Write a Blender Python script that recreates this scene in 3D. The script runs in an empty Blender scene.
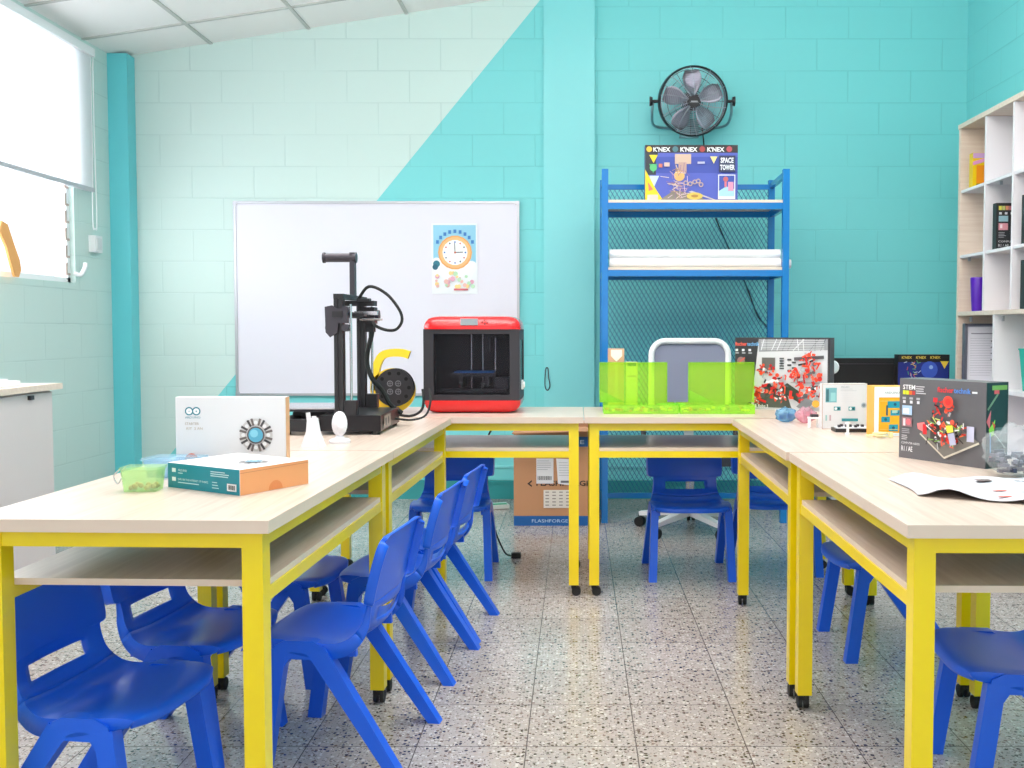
import bpy, bmesh, math, random
from mathutils import Vector, Matrix
random.seed(7)
S = bpy.context.scene
C = S.collection
R = math.radians
PI = math.pi

# ------------------------------------------------------------------ materials
def lin(c):
    return tuple(((v/255)/12.92 if v/255 <= .04045 else ((v/255+.055)/1.055)**2.4) for v in c)
MATS = {}
def mat(name, rgb, rough=.5, metal=0., spec=.5, trans=0., alpha=1., emit=0., coat=0., sss=0.):
    if name in MATS: return MATS[name]
    m = bpy.data.materials.new(name); m.use_nodes = True
    b = m.node_tree.nodes['Principled BSDF']
    b.inputs['Base Color'].default_value = (*lin(rgb), 1)
    b.inputs['Roughness'].default_value = rough
    b.inputs['Metallic'].default_value = metal
    b.inputs['Specular IOR Level'].default_value = spec
    b.inputs['Coat Weight'].default_value = coat
    b.inputs['Alpha'].default_value = alpha
    if emit:
        b.inputs['Emission Color'].default_value = (*lin(rgb), 1)
        b.inputs['Emission Strength'].default_value = emit
    # faint procedural variation so that no surface is perfectly flat
    nt = m.node_tree
    tc = nt.nodes.new('ShaderNodeTexCoord'); no = nt.nodes.new('ShaderNodeTexNoise')
    no.inputs['Scale'].default_value = 14
    bp = nt.nodes.new('ShaderNodeBump'); bp.inputs['Strength'].default_value = .03; bp.inputs['Distance'].default_value = .01
    nt.links.new(tc.outputs['Object'], no.inputs['Vector']); nt.links.new(no.outputs['Fac'], bp.inputs['Height'])
    nt.links.new(bp.outputs['Normal'], b.inputs['Normal'])
    MATS[name] = m
    return m
def clear_mat(name, rgb, opac, rough=.1):
    """tinted clear plastic / glass: colour filter + a little gloss"""
    if name in MATS: return MATS[name]
    m = bpy.data.materials.new(name); m.use_nodes = True; nt = m.node_tree
    for n in list(nt.nodes): nt.nodes.remove(n)
    out = nt.nodes.new('ShaderNodeOutputMaterial')
    tr = nt.nodes.new('ShaderNodeBsdfTransparent'); tr.inputs[0].default_value = (*lin(rgb), 1)
    pr = nt.nodes.new('ShaderNodeBsdfPrincipled'); pr.inputs['Base Color'].default_value = (*lin(rgb), 1); pr.inputs['Roughness'].default_value = rough
    mx = nt.nodes.new('ShaderNodeMixShader'); mx.inputs[0].default_value = opac
    nt.links.new(tr.outputs[0], mx.inputs[1]); nt.links.new(pr.outputs[0], mx.inputs[2]); nt.links.new(mx.outputs[0], out.inputs[0])
    MATS[name] = m
    return m

def nodes_mat(name):
    m = bpy.data.materials.new(name); m.use_nodes = True
    MATS[name] = m
    return m, m.node_tree, m.node_tree.nodes['Principled BSDF']
def N(nt, t, **kw):
    n = nt.nodes.new(t)
    for k, v in kw.items():
        if k in n.inputs: n.inputs[k].default_value = v
        else: setattr(n, k, v)
    return n
def math_n(nt, op, a, b=None):
    n = nt.nodes.new('ShaderNodeMath'); n.operation = op
    for i, v in enumerate((a, b)):
        if v is None: continue
        if isinstance(v, (int, float)): n.inputs[i].default_value = v
        else: nt.links.new(v, n.inputs[i])
    return n.outputs[0]
def mixc(nt, fac, a, b):
    n = nt.nodes.new('ShaderNodeMix'); n.data_type = 'RGBA'
    if isinstance(fac, (int, float)): n.inputs[0].default_value = fac
    else: nt.links.new(fac, n.inputs[0])
    for i, v in ((6, a), (7, b)):
        if isinstance(v, tuple): n.inputs[i].default_value = (*v, 1)
        else: nt.links.new(v, n.inputs[i])
    return n.outputs[2]

PALE = (208, 229, 224); TEAL = (126, 215, 217)
def block_wall(name, axis, two_tone=False, base=PALE, phase=(0, 0)):
    m, nt, b = nodes_mat(name)
    tc = N(nt, 'ShaderNodeTexCoord'); sx = N(nt, 'ShaderNodeSeparateXYZ'); nt.links.new(tc.outputs['Object'], sx.inputs[0])
    h = sx.outputs['X' if axis == 'x' else 'Y']
    cb = N(nt, 'ShaderNodeCombineXYZ')
    nt.links.new(math_n(nt, 'ADD', h, phase[0]), cb.inputs[0]); nt.links.new(math_n(nt, 'ADD', sx.outputs['Z'], phase[1]), cb.inputs[1])
    br = N(nt, 'ShaderNodeTexBrick'); nt.links.new(cb.outputs[0], br.inputs['Vector'])
    br.inputs['Scale'].default_value = 1; br.inputs['Brick Width'].default_value = .396; br.inputs['Row Height'].default_value = .2
    br.inputs['Mortar Size'].default_value = .0045; br.inputs['Mortar Smooth'].default_value = .6
    no = N(nt, 'ShaderNodeTexNoise', Scale=9., Detail=6.); nt.links.new(tc.outputs['Object'], no.inputs['Vector'])
    # worn paint: joints fade in and out
    no2 = N(nt, 'ShaderNodeTexNoise', Scale=1.7, Detail=3.); nt.links.new(tc.outputs['Object'], no2.inputs['Vector'])
    fade = N(nt, 'ShaderNodeMapRange'); nt.links.new(no2.outputs['Fac'], fade.inputs[0])
    for i, v in ((1, .38), (2, .62), (3, .25), (4, 1.)): fade.inputs[i].default_value = v
    jf = math_n(nt, 'MULTIPLY', br.outputs['Fac'], fade.outputs[0])
    if two_tone:
        line = math_n(nt, 'SUBTRACT', sx.outputs['Z'], math_n(nt, 'ADD', math_n(nt, 'MULTIPLY', sx.outputs['X'], 1.208), 3.16+1.208*.233))
        base_c = mixc(nt, math_n(nt, 'GREATER_THAN', line, 0.), lin(TEAL), lin(PALE))
    else: base_c = mixc(nt, 0., lin(base), lin(base))
    dk = nt.nodes.new('ShaderNodeMix'); dk.data_type = 'RGBA'; dk.blend_type = 'MULTIPLY'
    nt.links.new(math_n(nt, 'MULTIPLY', jf, .22), dk.inputs[0]); nt.links.new(base_c, dk.inputs[6]); dk.inputs[7].default_value = (.35, .5, .5, 1)
    nt.links.new(dk.outputs[2], b.inputs['Base Color'])
    b.inputs['Roughness'].default_value = .45; b.inputs['Specular IOR Level'].default_value = .35
    hgt = math_n(nt, 'SUBTRACT', math_n(nt, 'MULTIPLY', no.outputs['Fac'], .12), jf)
    bp = N(nt, 'ShaderNodeBump'); bp.inputs['Strength'].default_value = .35; bp.inputs['Distance'].default_value = .006
    nt.links.new(hgt, bp.inputs['Height']); nt.links.new(bp.outputs[0], b.inputs['Normal'])
    return m

def terrazzo():
    m, nt, b = nodes_mat('terrazzo_tiles')
    tc = N(nt, 'ShaderNodeTexCoord'); P = tc.outputs['Object']
    def vor(scale, sh=(0, 0, 0)):
        mp = N(nt, 'ShaderNodeMapping'); nt.links.new(P, mp.inputs[0]); mp.inputs['Location'].default_value = sh
        ns = N(nt, 'ShaderNodeTexNoise', Scale=scale*1.5, Detail=1.); nt.links.new(mp.outputs[0], ns.inputs['Vector'])
        ad = N(nt, 'ShaderNodeVectorMath'); ad.operation = 'MULTIPLY_ADD'
        nt.links.new(ns.outputs['Color'], ad.inputs[0]); ad.inputs[1].default_value = (.5/scale,)*3; nt.links.new(mp.outputs[0], ad.inputs[2])
        v = N(nt, 'ShaderNodeTexVoronoi', Scale=scale); nt.links.new(ad.outputs[0], v.inputs['Vector'])
        s = N(nt, 'ShaderNodeSeparateColor'); nt.links.new(v.outputs['Color'], s.inputs[0])
        return v.outputs['Distance'], s.outputs[0], s.outputs[1]
    d, r, g = vor(95)
    chips = N(nt, 'ShaderNodeValToRGB'); chips.color_ramp.interpolation = 'CONSTANT'
    el = chips.color_ramp.elements
    el[0].position = 0; el[0].color = (*lin((72, 62, 60)), 1)
    el[1].position = .15; el[1].color = (*lin((124, 106, 98)), 1)
    for p, c in ((.24, (176, 166, 160)), (.5, (188, 182, 178)), (.8, (210, 206, 202))):
        e = el.new(p); e.color = (*lin(c), 1)
    nt.links.new(r, chips.inputs[0])
    small = math_n(nt, 'LESS_THAN', d, .45)
    col = mixc(nt, small, lin((177, 171, 167)), chips.outputs[0])
    d2, r2, g2 = vor(210, (3, 5, 0))
    f2 = math_n(nt, 'MULTIPLY', math_n(nt, 'LESS_THAN', r2, .16), math_n(nt, 'LESS_THAN', d2, .5))
    col = mixc(nt, f2, col, lin((110, 100, 98)))
    # tile-to-tile tone and joints
    mp = N(nt, 'ShaderNodeMapping'); nt.links.new(P, mp.inputs[0]); mp.inputs['Location'].default_value = (.132, -2.548, 0)
    br = N(nt, 'ShaderNodeTexBrick'); nt.links.new(mp.outputs[0], br.inputs['Vector']); br.offset = 0.; br.offset_frequency = 1
    br.inputs['Scale'].default_value = 1; br.inputs['Brick Width'].default_value = .2873; br.inputs['Row Height'].default_value = .2873
    br.inputs['Mortar Size'].default_value = .0016; br.inputs['Mortar Smooth'].default_value = .2
    br.inputs['Color1'].default_value = (.86, .85, .85, 1); br.inputs['Color2'].default_value = (1, 1, 1, 1)
    ml = nt.nodes.new('ShaderNodeMix'); ml.data_type = 'RGBA'; ml.blend_type = 'MULTIPLY'; ml.inputs[0].default_value = 1
    nt.links.new(col, ml.inputs[6]); nt.links.new(br.outputs['Color'], ml.inputs[7])
    fin = mixc(nt, br.outputs['Fac'], ml.outputs[2], lin((92, 86, 84)))
    nt.links.new(fin, b.inputs['Base Color'])
    b.inputs['Roughness'].default_value = .17; b.inputs['Specular IOR Level'].default_value = .5
    bp = N(nt, 'ShaderNodeBump'); bp.inputs['Strength'].default_value = .3; bp.inputs['Distance'].default_value = .002
    nt.links.new(math_n(nt, 'SUBTRACT', 1., br.outputs['Fac']), bp.inputs['Height']); nt.links.new(bp.outputs[0], b.inputs['Normal'])
    return m

def laminate(name, c1, c2, rough=.3):
    m, nt, b = nodes_mat(name)
    tc = N(nt, 'ShaderNodeTexCoord')
    mp = N(nt, 'ShaderNodeMapping'); nt.links.new(tc.outputs['Object'], mp.inputs[0]); mp.inputs['Scale'].default_value = (1.2, 26, 26)
    no = N(nt, 'ShaderNodeTexNoise', Scale=2.2, Detail=7., Roughness=.62, Distortion=.4); nt.links.new(mp.outputs[0], no.inputs['Vector'])
    mr = N(nt, 'ShaderNodeMapRange'); nt.links.new(no.outputs['Fac'], mr.inputs[0]); mr.inputs[1].default_value = .33; mr.inputs[2].default_value = .68
    nt.links.new(mixc(nt, mr.outputs[0], lin(c1), lin(c2)), b.inputs['Base Color'])
    b.inputs['Roughness'].default_value = rough
    return m

M_TERR = terrazzo()
M_BACK = block_wall('painted_block_back', 'x', True, phase=(-1.317+.396*6, 2.52-.12-2.32+.0))
M_LEFT = block_wall('painted_block_left', 'y', False, PALE, (0.1, .08))
M_RIGHT = block_wall('painted_block_right', 'y', False, TEAL, (0.1, .08))
M_TEAL = mat('teal_paint', (135, 219, 222), .4)
M_COLUMN = mat('teal_column_paint', (108, 212, 222), .35)
M_CEIL = mat('ceiling_tile', (250, 247, 245), .8)
M_TBAR = mat('ceiling_bar', (196, 196, 192), .5)
M_TOP = laminate('light_wood_laminate', (194, 174, 160), (217, 200, 187), .28)
M_EDGE = laminate('wood_edge_band', (224, 206, 190), (234, 218, 204), .4)
M_YEL = mat('yellow_powder_coat', (248, 216, 0), .28, coat=.3)
M_BLUE = mat('blue_chair_plastic', (20, 98, 232), .3)
M_RACK = mat('blue_rack_paint', (0, 120, 196), .22, coat=.2)
M_RMESH = mat('blue_mesh_paint', (8, 96, 146), .3)
M_BLACK = mat('black_plastic', (34, 32, 37), .4)
M_DARK = mat('dark_grey_metal', (66, 62, 70), .35, .3)
M_RUB = mat('black_rubber', (20, 20, 20), .6)
M_STEEL = mat('steel', (200, 200, 205), .25, .9)
M_WHITE = mat('white_plastic', (240, 240, 242), .4)
M_BOARD = mat('whiteboard_enamel', (231, 228, 239), .28)
M_ALU = mat('aluminium', (190, 190, 196), .35, .7)
M_CARD = mat('brown_cardboard', (190, 138, 100), .75)
M_CARD2 = mat('light_brown_cardboard', (222, 150, 100), .7)
M_RED = mat('red_plastic', (222, 14, 22), .22, coat=.4)
M_SHELFW = mat('white_melamine', (238, 236, 240), .4)
M_SHELFWOOD = laminate('pale_wood_panel', (226, 206, 188), (238, 222, 206), .45)

# ------------------------------------------------------------------ mesh builder
class MB:
    def __init__(s): s.bm = bmesh.new(); s.mi = 0
    def _new(s, verts, faces):
        vs = [s.bm.verts.new(v) for v in verts]
        for f in faces:
            try:
                fc = s.bm.faces.new([vs[i] for i in f]); fc.material_index = s.mi
            except ValueError: pass
        return vs
    def box(s, c, d, rz=0, M=None):
        x, y, z = d[0]/2, d[1]/2, d[2]/2
        P = [Vector((a*x, b*y, e*z)) for a in (-1, 1) for b in (-1, 1) for e in (-1, 1)]
        if rz: P = [Matrix.Rotation(rz, 3, 'Z') @ p for p in P]
        if M: P = [M @ p for p in P]
        P = [p+Vector(c) for p in P]
        s._new(P, [(0, 1, 3, 2), (4, 6, 7, 5), (0, 4, 5, 1), (2, 3, 7, 6), (0, 2, 6, 4), (1, 5, 7, 3)]); return s
    def span(s, a, b):
        return s.box([(a[i]+b[i])/2 for i in range(3)], [abs(b[i]-a[i]) for i in range(3)])
    def bar(s, p0, p1, w, h, up=(0, 0, 1), w1=None, h1=None):
        p0, p1 = Vector(p0), Vector(p1); d = (p1-p0).normalized(); u = Vector(up)
        sd = d.cross(u)
        if sd.length < 1e-4: sd = d.cross(Vector((1, 0, 0)))
        sd.normalize(); uu = sd.cross(d).normalized()
        w1 = w if w1 is None else w1; h1 = h if h1 is None else h1
        V = []
        for p, ww, hh in ((p0, w, h), (p1, w1, h1)):
            for a, b in ((-1, -1), (1, -1), (1, 1), (-1, 1)): V.append(p+sd*a*ww/2+uu*b*hh/2)
        s._new(V, [(3, 2, 1, 0), (4, 5, 6, 7), (0, 1, 5, 4), (1, 2, 6, 5), (2, 3, 7, 6), (3, 0, 4, 7)]); return s
    def cyl(s, p0, p1, r, r1=None, n=20):
        r1 = r if r1 is None else r1
        p0, p1 = Vector(p0), Vector(p1); d = (p1-p0).normalized()
        a = d.orthogonal().normalized(); b = d.cross(a)
        V = []
        for p, q in ((p0, r), (p1, r1)):
            for i in range(n):
                t = 2*PI*i/n; V.append(p+(a*math.cos(t)+b*math.sin(t))*q)
        s._new(V, [tuple(range(n))[::-1], tuple(range(n, 2*n))]+[(i, (i+1) % n, n+(i+1) % n, n+i) for i in range(n)]); return s
    def tube(s, pts, r, n=8, closed=False, smooth=True):
        P = [Vector(p) for p in pts]
        if smooth and len(P) > 2:
            Q = []
            m = len(P)
            for i in range(m if closed else m-1):
                p0 = P[(i-1) % m] if (closed or i > 0) else P[0]; p1 = P[i]; p2 = P[(i+1) % m]; p3 = P[(i+2) % m] if (closed or i < m-2) else P[-1]
                for k in range(5):
                    t = k/5
                    Q.append(.5*((2*p1)+(p2-p0)*t+(2*p0-5*p1+4*p2-p3)*t*t+(3*p1-p0-3*p2+p3)*t**3))
            if not closed: Q.append(P[-1])
            P = Q
        V = []; F = []; m = len(P); a = None
        for i, p in enumerate(P):
            d = ((P[(i+1) % m] if (closed or i < m-1) else p)-(P[i-1] if (closed or i > 0) else p)).normalized()
            a = d.orthogonal().normalized() if a is None else (a-d*a.dot(d)).normalized()
            b = d.cross(a)
            rr = r if isinstance(r, (int, float)) else r[0]+(r[1]-r[0])*i/(m-1)
            for k in range(n):
                t = 2*PI*k/n; V.append(p+(a*math.cos(t)+b*math.sin(t))*rr)
        for i in range(m if closed else m-1):
            j = (i+1) % m
            for k in range(n): F.append((i*n+k, i*n+(k+1) % n, j*n+(k+1) % n, j*n+k))
        if not closed: F += [tuple(range(n))[::-1], tuple(range((m-1)*n, m*n))]
        s._new(V, F); return s
    def ball(s, c, r, sc=(1, 1, 1), n=14):
        V = []; F = []; h = n//2+2
        for i in range(1, h):
            ph = PI*i/h
            for k in range(n):
                t = 2*PI*k/n
                V.append((c[0]+r*sc[0]*math.sin(ph)*math.cos(t), c[1]+r*sc[1]*math.sin(ph)*math.sin(t), c[2]+r*sc[2]*math.cos(ph)))
        for i in range(h-2):
            for k in range(n): F.append((i*n+k, (i+1)*n+k, (i+1)*n+(k+1) % n, i*n+(k+1) % n))
        a = len(V); V += [(c[0], c[1], c[2]+r*sc[2]), (c[0], c[1], c[2]-r*sc[2])]
        for k in range(n):
            F.append((a, k, (k+1) % n)); F.append((a+1, (h-2)*n+(k+1) % n, (h-2)*n+k))
        s._new(V, F); return s
    def lathe(s, prof, c=(0, 0, 0), n=28, sc=(1, 1)):
        V = []; m = len(prof)
        for r, z in prof:
            for k in range(n):
                t = 2*PI*k/n; V.append((c[0]+r*sc[0]*math.cos(t), c[1]+r*sc[1]*math.sin(t), c[2]+z))
        F = [(i*n+k, i*n+(k+1) % n, (i+1)*n+(k+1) % n, (i+1)*n+k) for i in range(m-1) for k in range(n)]
        if prof[0][0] > 1e-4: F.append(tuple(range(n))[::-1])
        if prof[-1][0] > 1e-4: F.append(tuple(range((m-1)*n, m*n)))
        s._new(V, F); return s
    def prism(s, pts, o, u, v, depth):
        """2D outline pts in plane (u,v) at o, extruded by depth along u x v"""
        o, u, v = Vector(o), Vector(u), Vector(v); n = u.cross(v).normalized()*depth; m = len(pts)
        A = [o+u*a+v*b for a, b in pts]; V = A+[p+n for p in A]
        s._new(V, [tuple(range(m))[::-1], tuple(range(m, 2*m))]+[(i, (i+1) % m, m+(i+1) % m, m+i) for i in range(m)]); return s
    def build(s, name, m, parent=None, bevel=0, smooth=False, seg=2, sub=0, solid=0, loc=None, rz=0):
        bm = s.bm
        if bevel:
            bmesh.ops.bevel(bm, geom=[e for e in bm.edges if len(e.link_faces) == 2 and e.calc_face_angle(0) > .5], offset=bevel, segments=seg, profile=.6, affect='EDGES', clamp_overlap=True)
        bmesh.ops.recalc_face_normals(bm, faces=bm.faces)
        me = bpy.data.meshes.new(name); bm.to_mesh(me); bm.free()
        for x in (m if isinstance(m, (list, tuple)) else [m]): me.materials.append(x)
        if smooth:
            me.polygons.foreach_set('use_smooth', [True]*len(me.polygons))
            try: me.set_sharp_from_angle(angle=R(42))
            except Exception: pass
        o = bpy.data.objects.new(name, me); C.objects.link(o)
        if parent: o.parent = parent
        if loc: o.location = loc
        if rz: o.rotation_euler.z = rz
        if solid:
            md = o.modifiers.new('solid', 'SOLIDIFY'); md.thickness = solid; md.offset = -1
        if sub:
            md = o.modifiers.new('sub', 'SUBSURF'); md.levels = md.render_levels = sub
        return o

def rrect(w, h, r, n=5, cx=0, cy=0):
    out = []
    for sx, sy, a0 in ((1, 1, 0), (-1, 1, 90), (-1, -1, 180), (1, -1, 270)):
        for k in range(n+1):
            a = R(a0+90*k/n); out.append((cx+sx*(w/2-r)+r*math.cos(a), cy+sy*(h/2-r)+r*math.sin(a)))
    return out
def tag(o, label, cat, group=None, kind=None):
    o['label'] = label; o['category'] = cat
    if group: o['group'] = group
    if kind: o['kind'] = kind
    return o
def thing(name, label, cat, loc=(0, 0, 0), rz=0, group=None):
    o = bpy.data.objects.new(name, None); C.objects.link(o); o.empty_display_size = .1
    o.location = loc; o.rotation_euler.z = rz
    return tag(o, label, cat, group)
def structure(o, label, cat):
    o['kind'] = 'structure'; o['label'] = label; o['category'] = cat; return o
def copy_tree(o, parent=None):
    c = o.copy(); C.objects.link(c)
    if parent: c.parent = parent
    for ch in o.children: copy_tree(ch, c)
    return c
def dup(root, loc, rz, label, group=None):
    c = copy_tree(root); c.location = loc; c.rotation_euler.z = rz; c['label'] = label
    if group: c['group'] = group
    return c

# printed matter ---------------------------------------------------------------
PCOL = {}
def pcol(rgb):
    if rgb not in PCOL: PCOL[rgb] = mat('print_ink_%02x%02x%02x' % rgb, rgb, .4)
    return PCOL[rgb]
class Print:
    """flat printing lying on a face: origin o (lower left), axes u, v"""
    def __init__(s, o, u, v, lift=.0006):
        s.o, s.u, s.v = Vector(o), Vector(u).normalized(), Vector(v).normalized(); s.n = s.u.cross(s.v)
        s.bm = bmesh.new(); s.l = lift; s.k = 0; s.ms = []
    def _i(s, c):
        m = pcol(c)
        if m not in s.ms: s.ms.append(m)
        return s.ms.index(m)
    def poly(s, pts, c, new=True):
        if new: s.k += 1
        z = s.l+s.k*.00012
        f = s.bm.faces.new([s.bm.verts.new(s.o+s.u*a+s.v*b+s.n*z) for a, b in pts]); f.material_index = s._i(c); return s
    def rect(s, x, y, w, h, c): return s.poly([(x, y), (x+w, y), (x+w, y+h), (x, y+h)], c)
    def disc(s, x, y, r, c, ry=None, n=18):
        return s.poly([(x+r*math.cos(2*PI*i/n), y+(ry or r)*math.sin(2*PI*i/n)) for i in range(n)], c)
    def line(s, x0, y0, x1, y1, w, c):
        d = Vector((x1-x0, y1-y0)); L = d.length or 1; nx, ny = -d.y/L*w/2, d.x/L*w/2
        return s.poly([(x0+nx, y0+ny), (x0-nx, y0-ny), (x1-nx, y1-ny), (x1+nx, y1+ny)], c)
    def text(s, t, x, y, h, c, w=None, bold=0.):
        cu = bpy.data.curves.new('lettering', 'FONT'); cu.body = t; cu.size = 1; cu.resolution_u = 2; cu.offset = bold
        o = bpy.data.objects.new('lettering', cu); me = bpy.data.meshes.new_from_object(o)
        if len(me.vertices):
            xs = [v.co.x for v in me.vertices]; ys = [v.co.y for v in me.vertices]
            sy = h/max(.01, max(ys)-min(ys)); sx = (w/(max(xs)-min(xs))) if w else sy
            s.k += 1; z = s.l+s.k*.00012; i = s._i(c)
            V = [s.bm.verts.new(s.o+s.u*(x+(v.co.x-min(xs))*sx)+s.v*(y+(v.co.y-min(ys))*sy)+s.n*z) for v in me.vertices]
            for p in me.polygons:
                try: f = s.bm.faces.new([V[q] for q in p.vertices]); f.material_index = i
                except ValueError: pass
        bpy.data.meshes.remove(me); bpy.data.objects.remove(o); bpy.data.curves.remove(cu); return s
    def lines(s, x, y, w, n, dy, h, c):
        for i in range(n): s.rect(x, y-i*dy, w*random.uniform(.65, 1), h, c)
        return s
    def build(s, name, parent):
        me = bpy.data.meshes.new(name); s.bm.to_mesh(me); s.bm.free()
        for m in s.ms: me.materials.append(m)
        o = bpy.data.objects.new(name, me); C.objects.link(o); o.parent = parent; return o

# ------------------------------------------------------------------ room shell
XL, XR, YB, YF = -2.918, 2.466, 6.344, -1.6
SL = .151
def zc(x): return 2.818+SL*(x+2.801)
structure(MB().span((XL-.15, YF, -.1), (XR+.15, YB+.15, 0)).build('floor', M_TERR), 'speckled terrazzo tile floor', 'floor')
structure(MB().span((XL-.15, YB, 0), (XR+.15, YB+.15, 3.9)).build('wall_back', M_BACK), 'painted block wall in pale mint and teal split by a diagonal', 'wall')
WY0, WY1, WZ0, WZ1 = 2.9, 5.79, 1.357, 2.70
wl = MB()
wl.span((XL-.12, YF, 0), (XL, YB, WZ0)); wl.span((XL-.12, YF, WZ1), (XL, YB, 3.0))
wl.span((XL-.12, WY1, WZ0), (XL, YB, WZ1)); wl.span((XL-.12, YF, WZ0), (XL, WY0, WZ1))
structure(wl.build('wall_left', M_LEFT), 'pale mint painted block wall with the window', 'wall')
structure(MB().span((XR, YF, 0), (XR+.12, YB, 3.9)).build('wall_right', M_RIGHT), 'teal painted block wall behind the cubby shelves', 'wall')
cm = MB(); cm.prism([(XL-.12, zc(XL-.12)), (XR+.12, zc(XR+.12)), (XR+.12, zc(XR+.12)+.05), (XL-.12, zc(XL-.12)+.05)], (0, YB, 0), (1, 0, 0), (0, 0, 1), YB-YF)
cl = structure(cm.build('ceiling', M_CEIL), 'sloping suspended ceiling of white tiles', 'ceiling')
g = MB()
x = -2.31
while x < XR:
    g.bar((x, YF, zc(x)-.002), (x, YB, zc(x)-.002), .022, .012); x += .618
y = 5.93
while y > YF:
    g.bar((XL, y, zc(XL)-.002), (XR, y, zc(XR)-.002), .022, .012); y -= .61
structure(g.build('trim_1', M_TBAR), 'grey ceiling grid bars', 'trim')
structure(MB().span((XL, 6.235, 0), (-2.795, YB, 2.80)).build('trim_2', M_COLUMN, bevel=.004), 'teal corner column', 'trim')
structure(MB().span((-.21, YB-.035, 0), (.111, YB, 3.35)).build('trim_3', M_TEAL, bevel=.003), 'flat teal pilaster on the back wall', 'trim')
bb = MB().span((-2.795, YB-.02, 0), (XR, YB, .11)); bb.span((-2.795, YB-.026, .10), (XR, YB, .12))
structure(bb.build('baseboard_back', mat('teal_skirting', (50, 150, 152), .35), bevel=.002), 'teal baseboard', 'baseboard')
bl = MB().span((XL, YF, 0), (XL+.015, 6.235, .10))
structure(bl.build('baseboard_left', M_TEAL), 'teal baseboard', 'baseboard')
# block-course ledge seen low on the back wall
structure(MB().span((-2.795, YB-.010, .20), (XR, YB, .215)).build('trim_4', M_TEAL), 'thin teal moulding line above the baseboard', 'trim')
# window
w = thing('window_1', 'wide bright louvred window with white frame in the left wall', 'window'); w['kind'] = 'structure'
fr = MB()
for a, b in (((WY0, WZ0), (WY1, WZ0+.03)), ((WY0, WZ1-.03), (WY1, WZ1)), ((WY0, WZ0), (WY0+.03, WZ1)), ((WY1-.03, WZ0), (WY1, WZ1)), ((4.33, WZ0), (4.37, WZ1))):
    fr.span((XL-.09, a[0], a[1]), (XL-.03, b[0], b[1]))
fr.build('window_frame', M_WHITE, w, bevel=.002)
lv = MB()
for k in range(13): lv.box((XL-.06, (WY0+WY1)/2, WZ0+.08+k*.1), (.004, WY1-WY0-.06, .098), M=None)
lv.build('pane', clear_mat('window_glass', (252, 254, 255), .02, .05), w)
cl2 = MB()
for k in range(13):
    cl2.box((XL-.035, WY1-.045, WZ0+.08+k*.1), (.02, .02, .07)); cl2.box((XL-.028, WY1-.03, WZ0+.05+k*.1), (.012, .035, .012))
cl2.build('louvre_clips', mat('louvre_clip', (196, 176, 168), .5, .3), w)
MB().tube([(XL-.01, WY1-.0, WZ0+.06), (XL+.02, WY1+.02, WZ0+.05), (XL+.03, WY1+.05, WZ0+.09), (XL+.03, WY1+.06, WZ0+.12)], .013).build('window_crank', M_WHITE, w, smooth=True)
# roller blind
def blind_mat():
    m = bpy.data.materials.new('blind_cloth'); m.use_nodes = True; nt = m.node_tree
    b = nt.nodes['Principled BSDF']; b.inputs['Base Color'].default_value = (.9, .9, .92, 1); b.inputs['Roughness'].default_value = .8
    t = nt.nodes.new('ShaderNodeBsdfTranslucent'); t.inputs[0].default_value = (.93, .93, .95, 1)
    x = nt.nodes.new('ShaderNodeMixShader'); x.inputs[0].default_value = .6
    nt.links.new(b.outputs[0], x.inputs[1]); nt.links.new(t.outputs[0], x.inputs[2]); nt.links.new(x.outputs[0], nt.nodes['Material Output'].inputs[0])
    return m
bd = thing('roller_blind', 'white roller blind pulled half down over the left window', 'blind', (XL+.05, 4.45, 1.9))
MB().span((-.003, -1.5, .02), (.0, 1.48, .80)).build('blind_fabric', blind_mat(), bd)
MB().span((-.008, -1.5, .0), (.006, 1.48, .024)).build('bottom_bar', mat('blind_bar', (196, 196, 204), .4), bd, bevel=.002)
MB().span((-.035, -1.52, .795), (.02, 1.487, .842)).build('cassette', M_WHITE, bd, bevel=.01)
MB().tube([(.0, 1.47, .8), (.0, 1.47, .3), (.0, 1.46, -.17), (.0, 1.485, -.21), (.0, 1.51, -.17), (.0, 1.50, .3), (.0, 1.50, .8)], .003, 6).build('pull_chain', M_WHITE, bd)
t = thing('wall_socket_box', 'small white plastic box on the left wall below the blind chain', 'socket', (XL, 6.0, 1.60))
MB().box((.02, 0, 0), (.04, .09, .10)).build('housing', M_WHITE, t, bevel=.006)
MB().box((.042, 0, 0), (.004, .06, .07)).build('cover_plate', mat('socket_face', (226, 226, 228), .4), t, bevel=.001)
# orange strap on the sill
st = MB()
pts = [(0, -.16, .40), (.0, -.13, .30), (.0, -.09, .20), (.0, -.03, .10), (.0, .0, .02)]
st.prism([(-.19, .42), (-.12, .40), (-.05, .25), (.015, .12), (.03, .04), (.0, -.02), (-.05, -.02), (-.09, .08), (-.14, .22), (-.22, .34)], (0, 0, 0), (0, 1, 0), (0, 0, 1), .012)
o = st.build('hanging_strap', mat('orange_cloth', (246, 176, 104), .6), bevel=.003); o.location = (XL+.03, 5.13, 1.37); o.scale = (1, .75, .62)
tag(o, 'pale orange cloth strap hanging at the bright window, left picture edge', 'strap')
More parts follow.
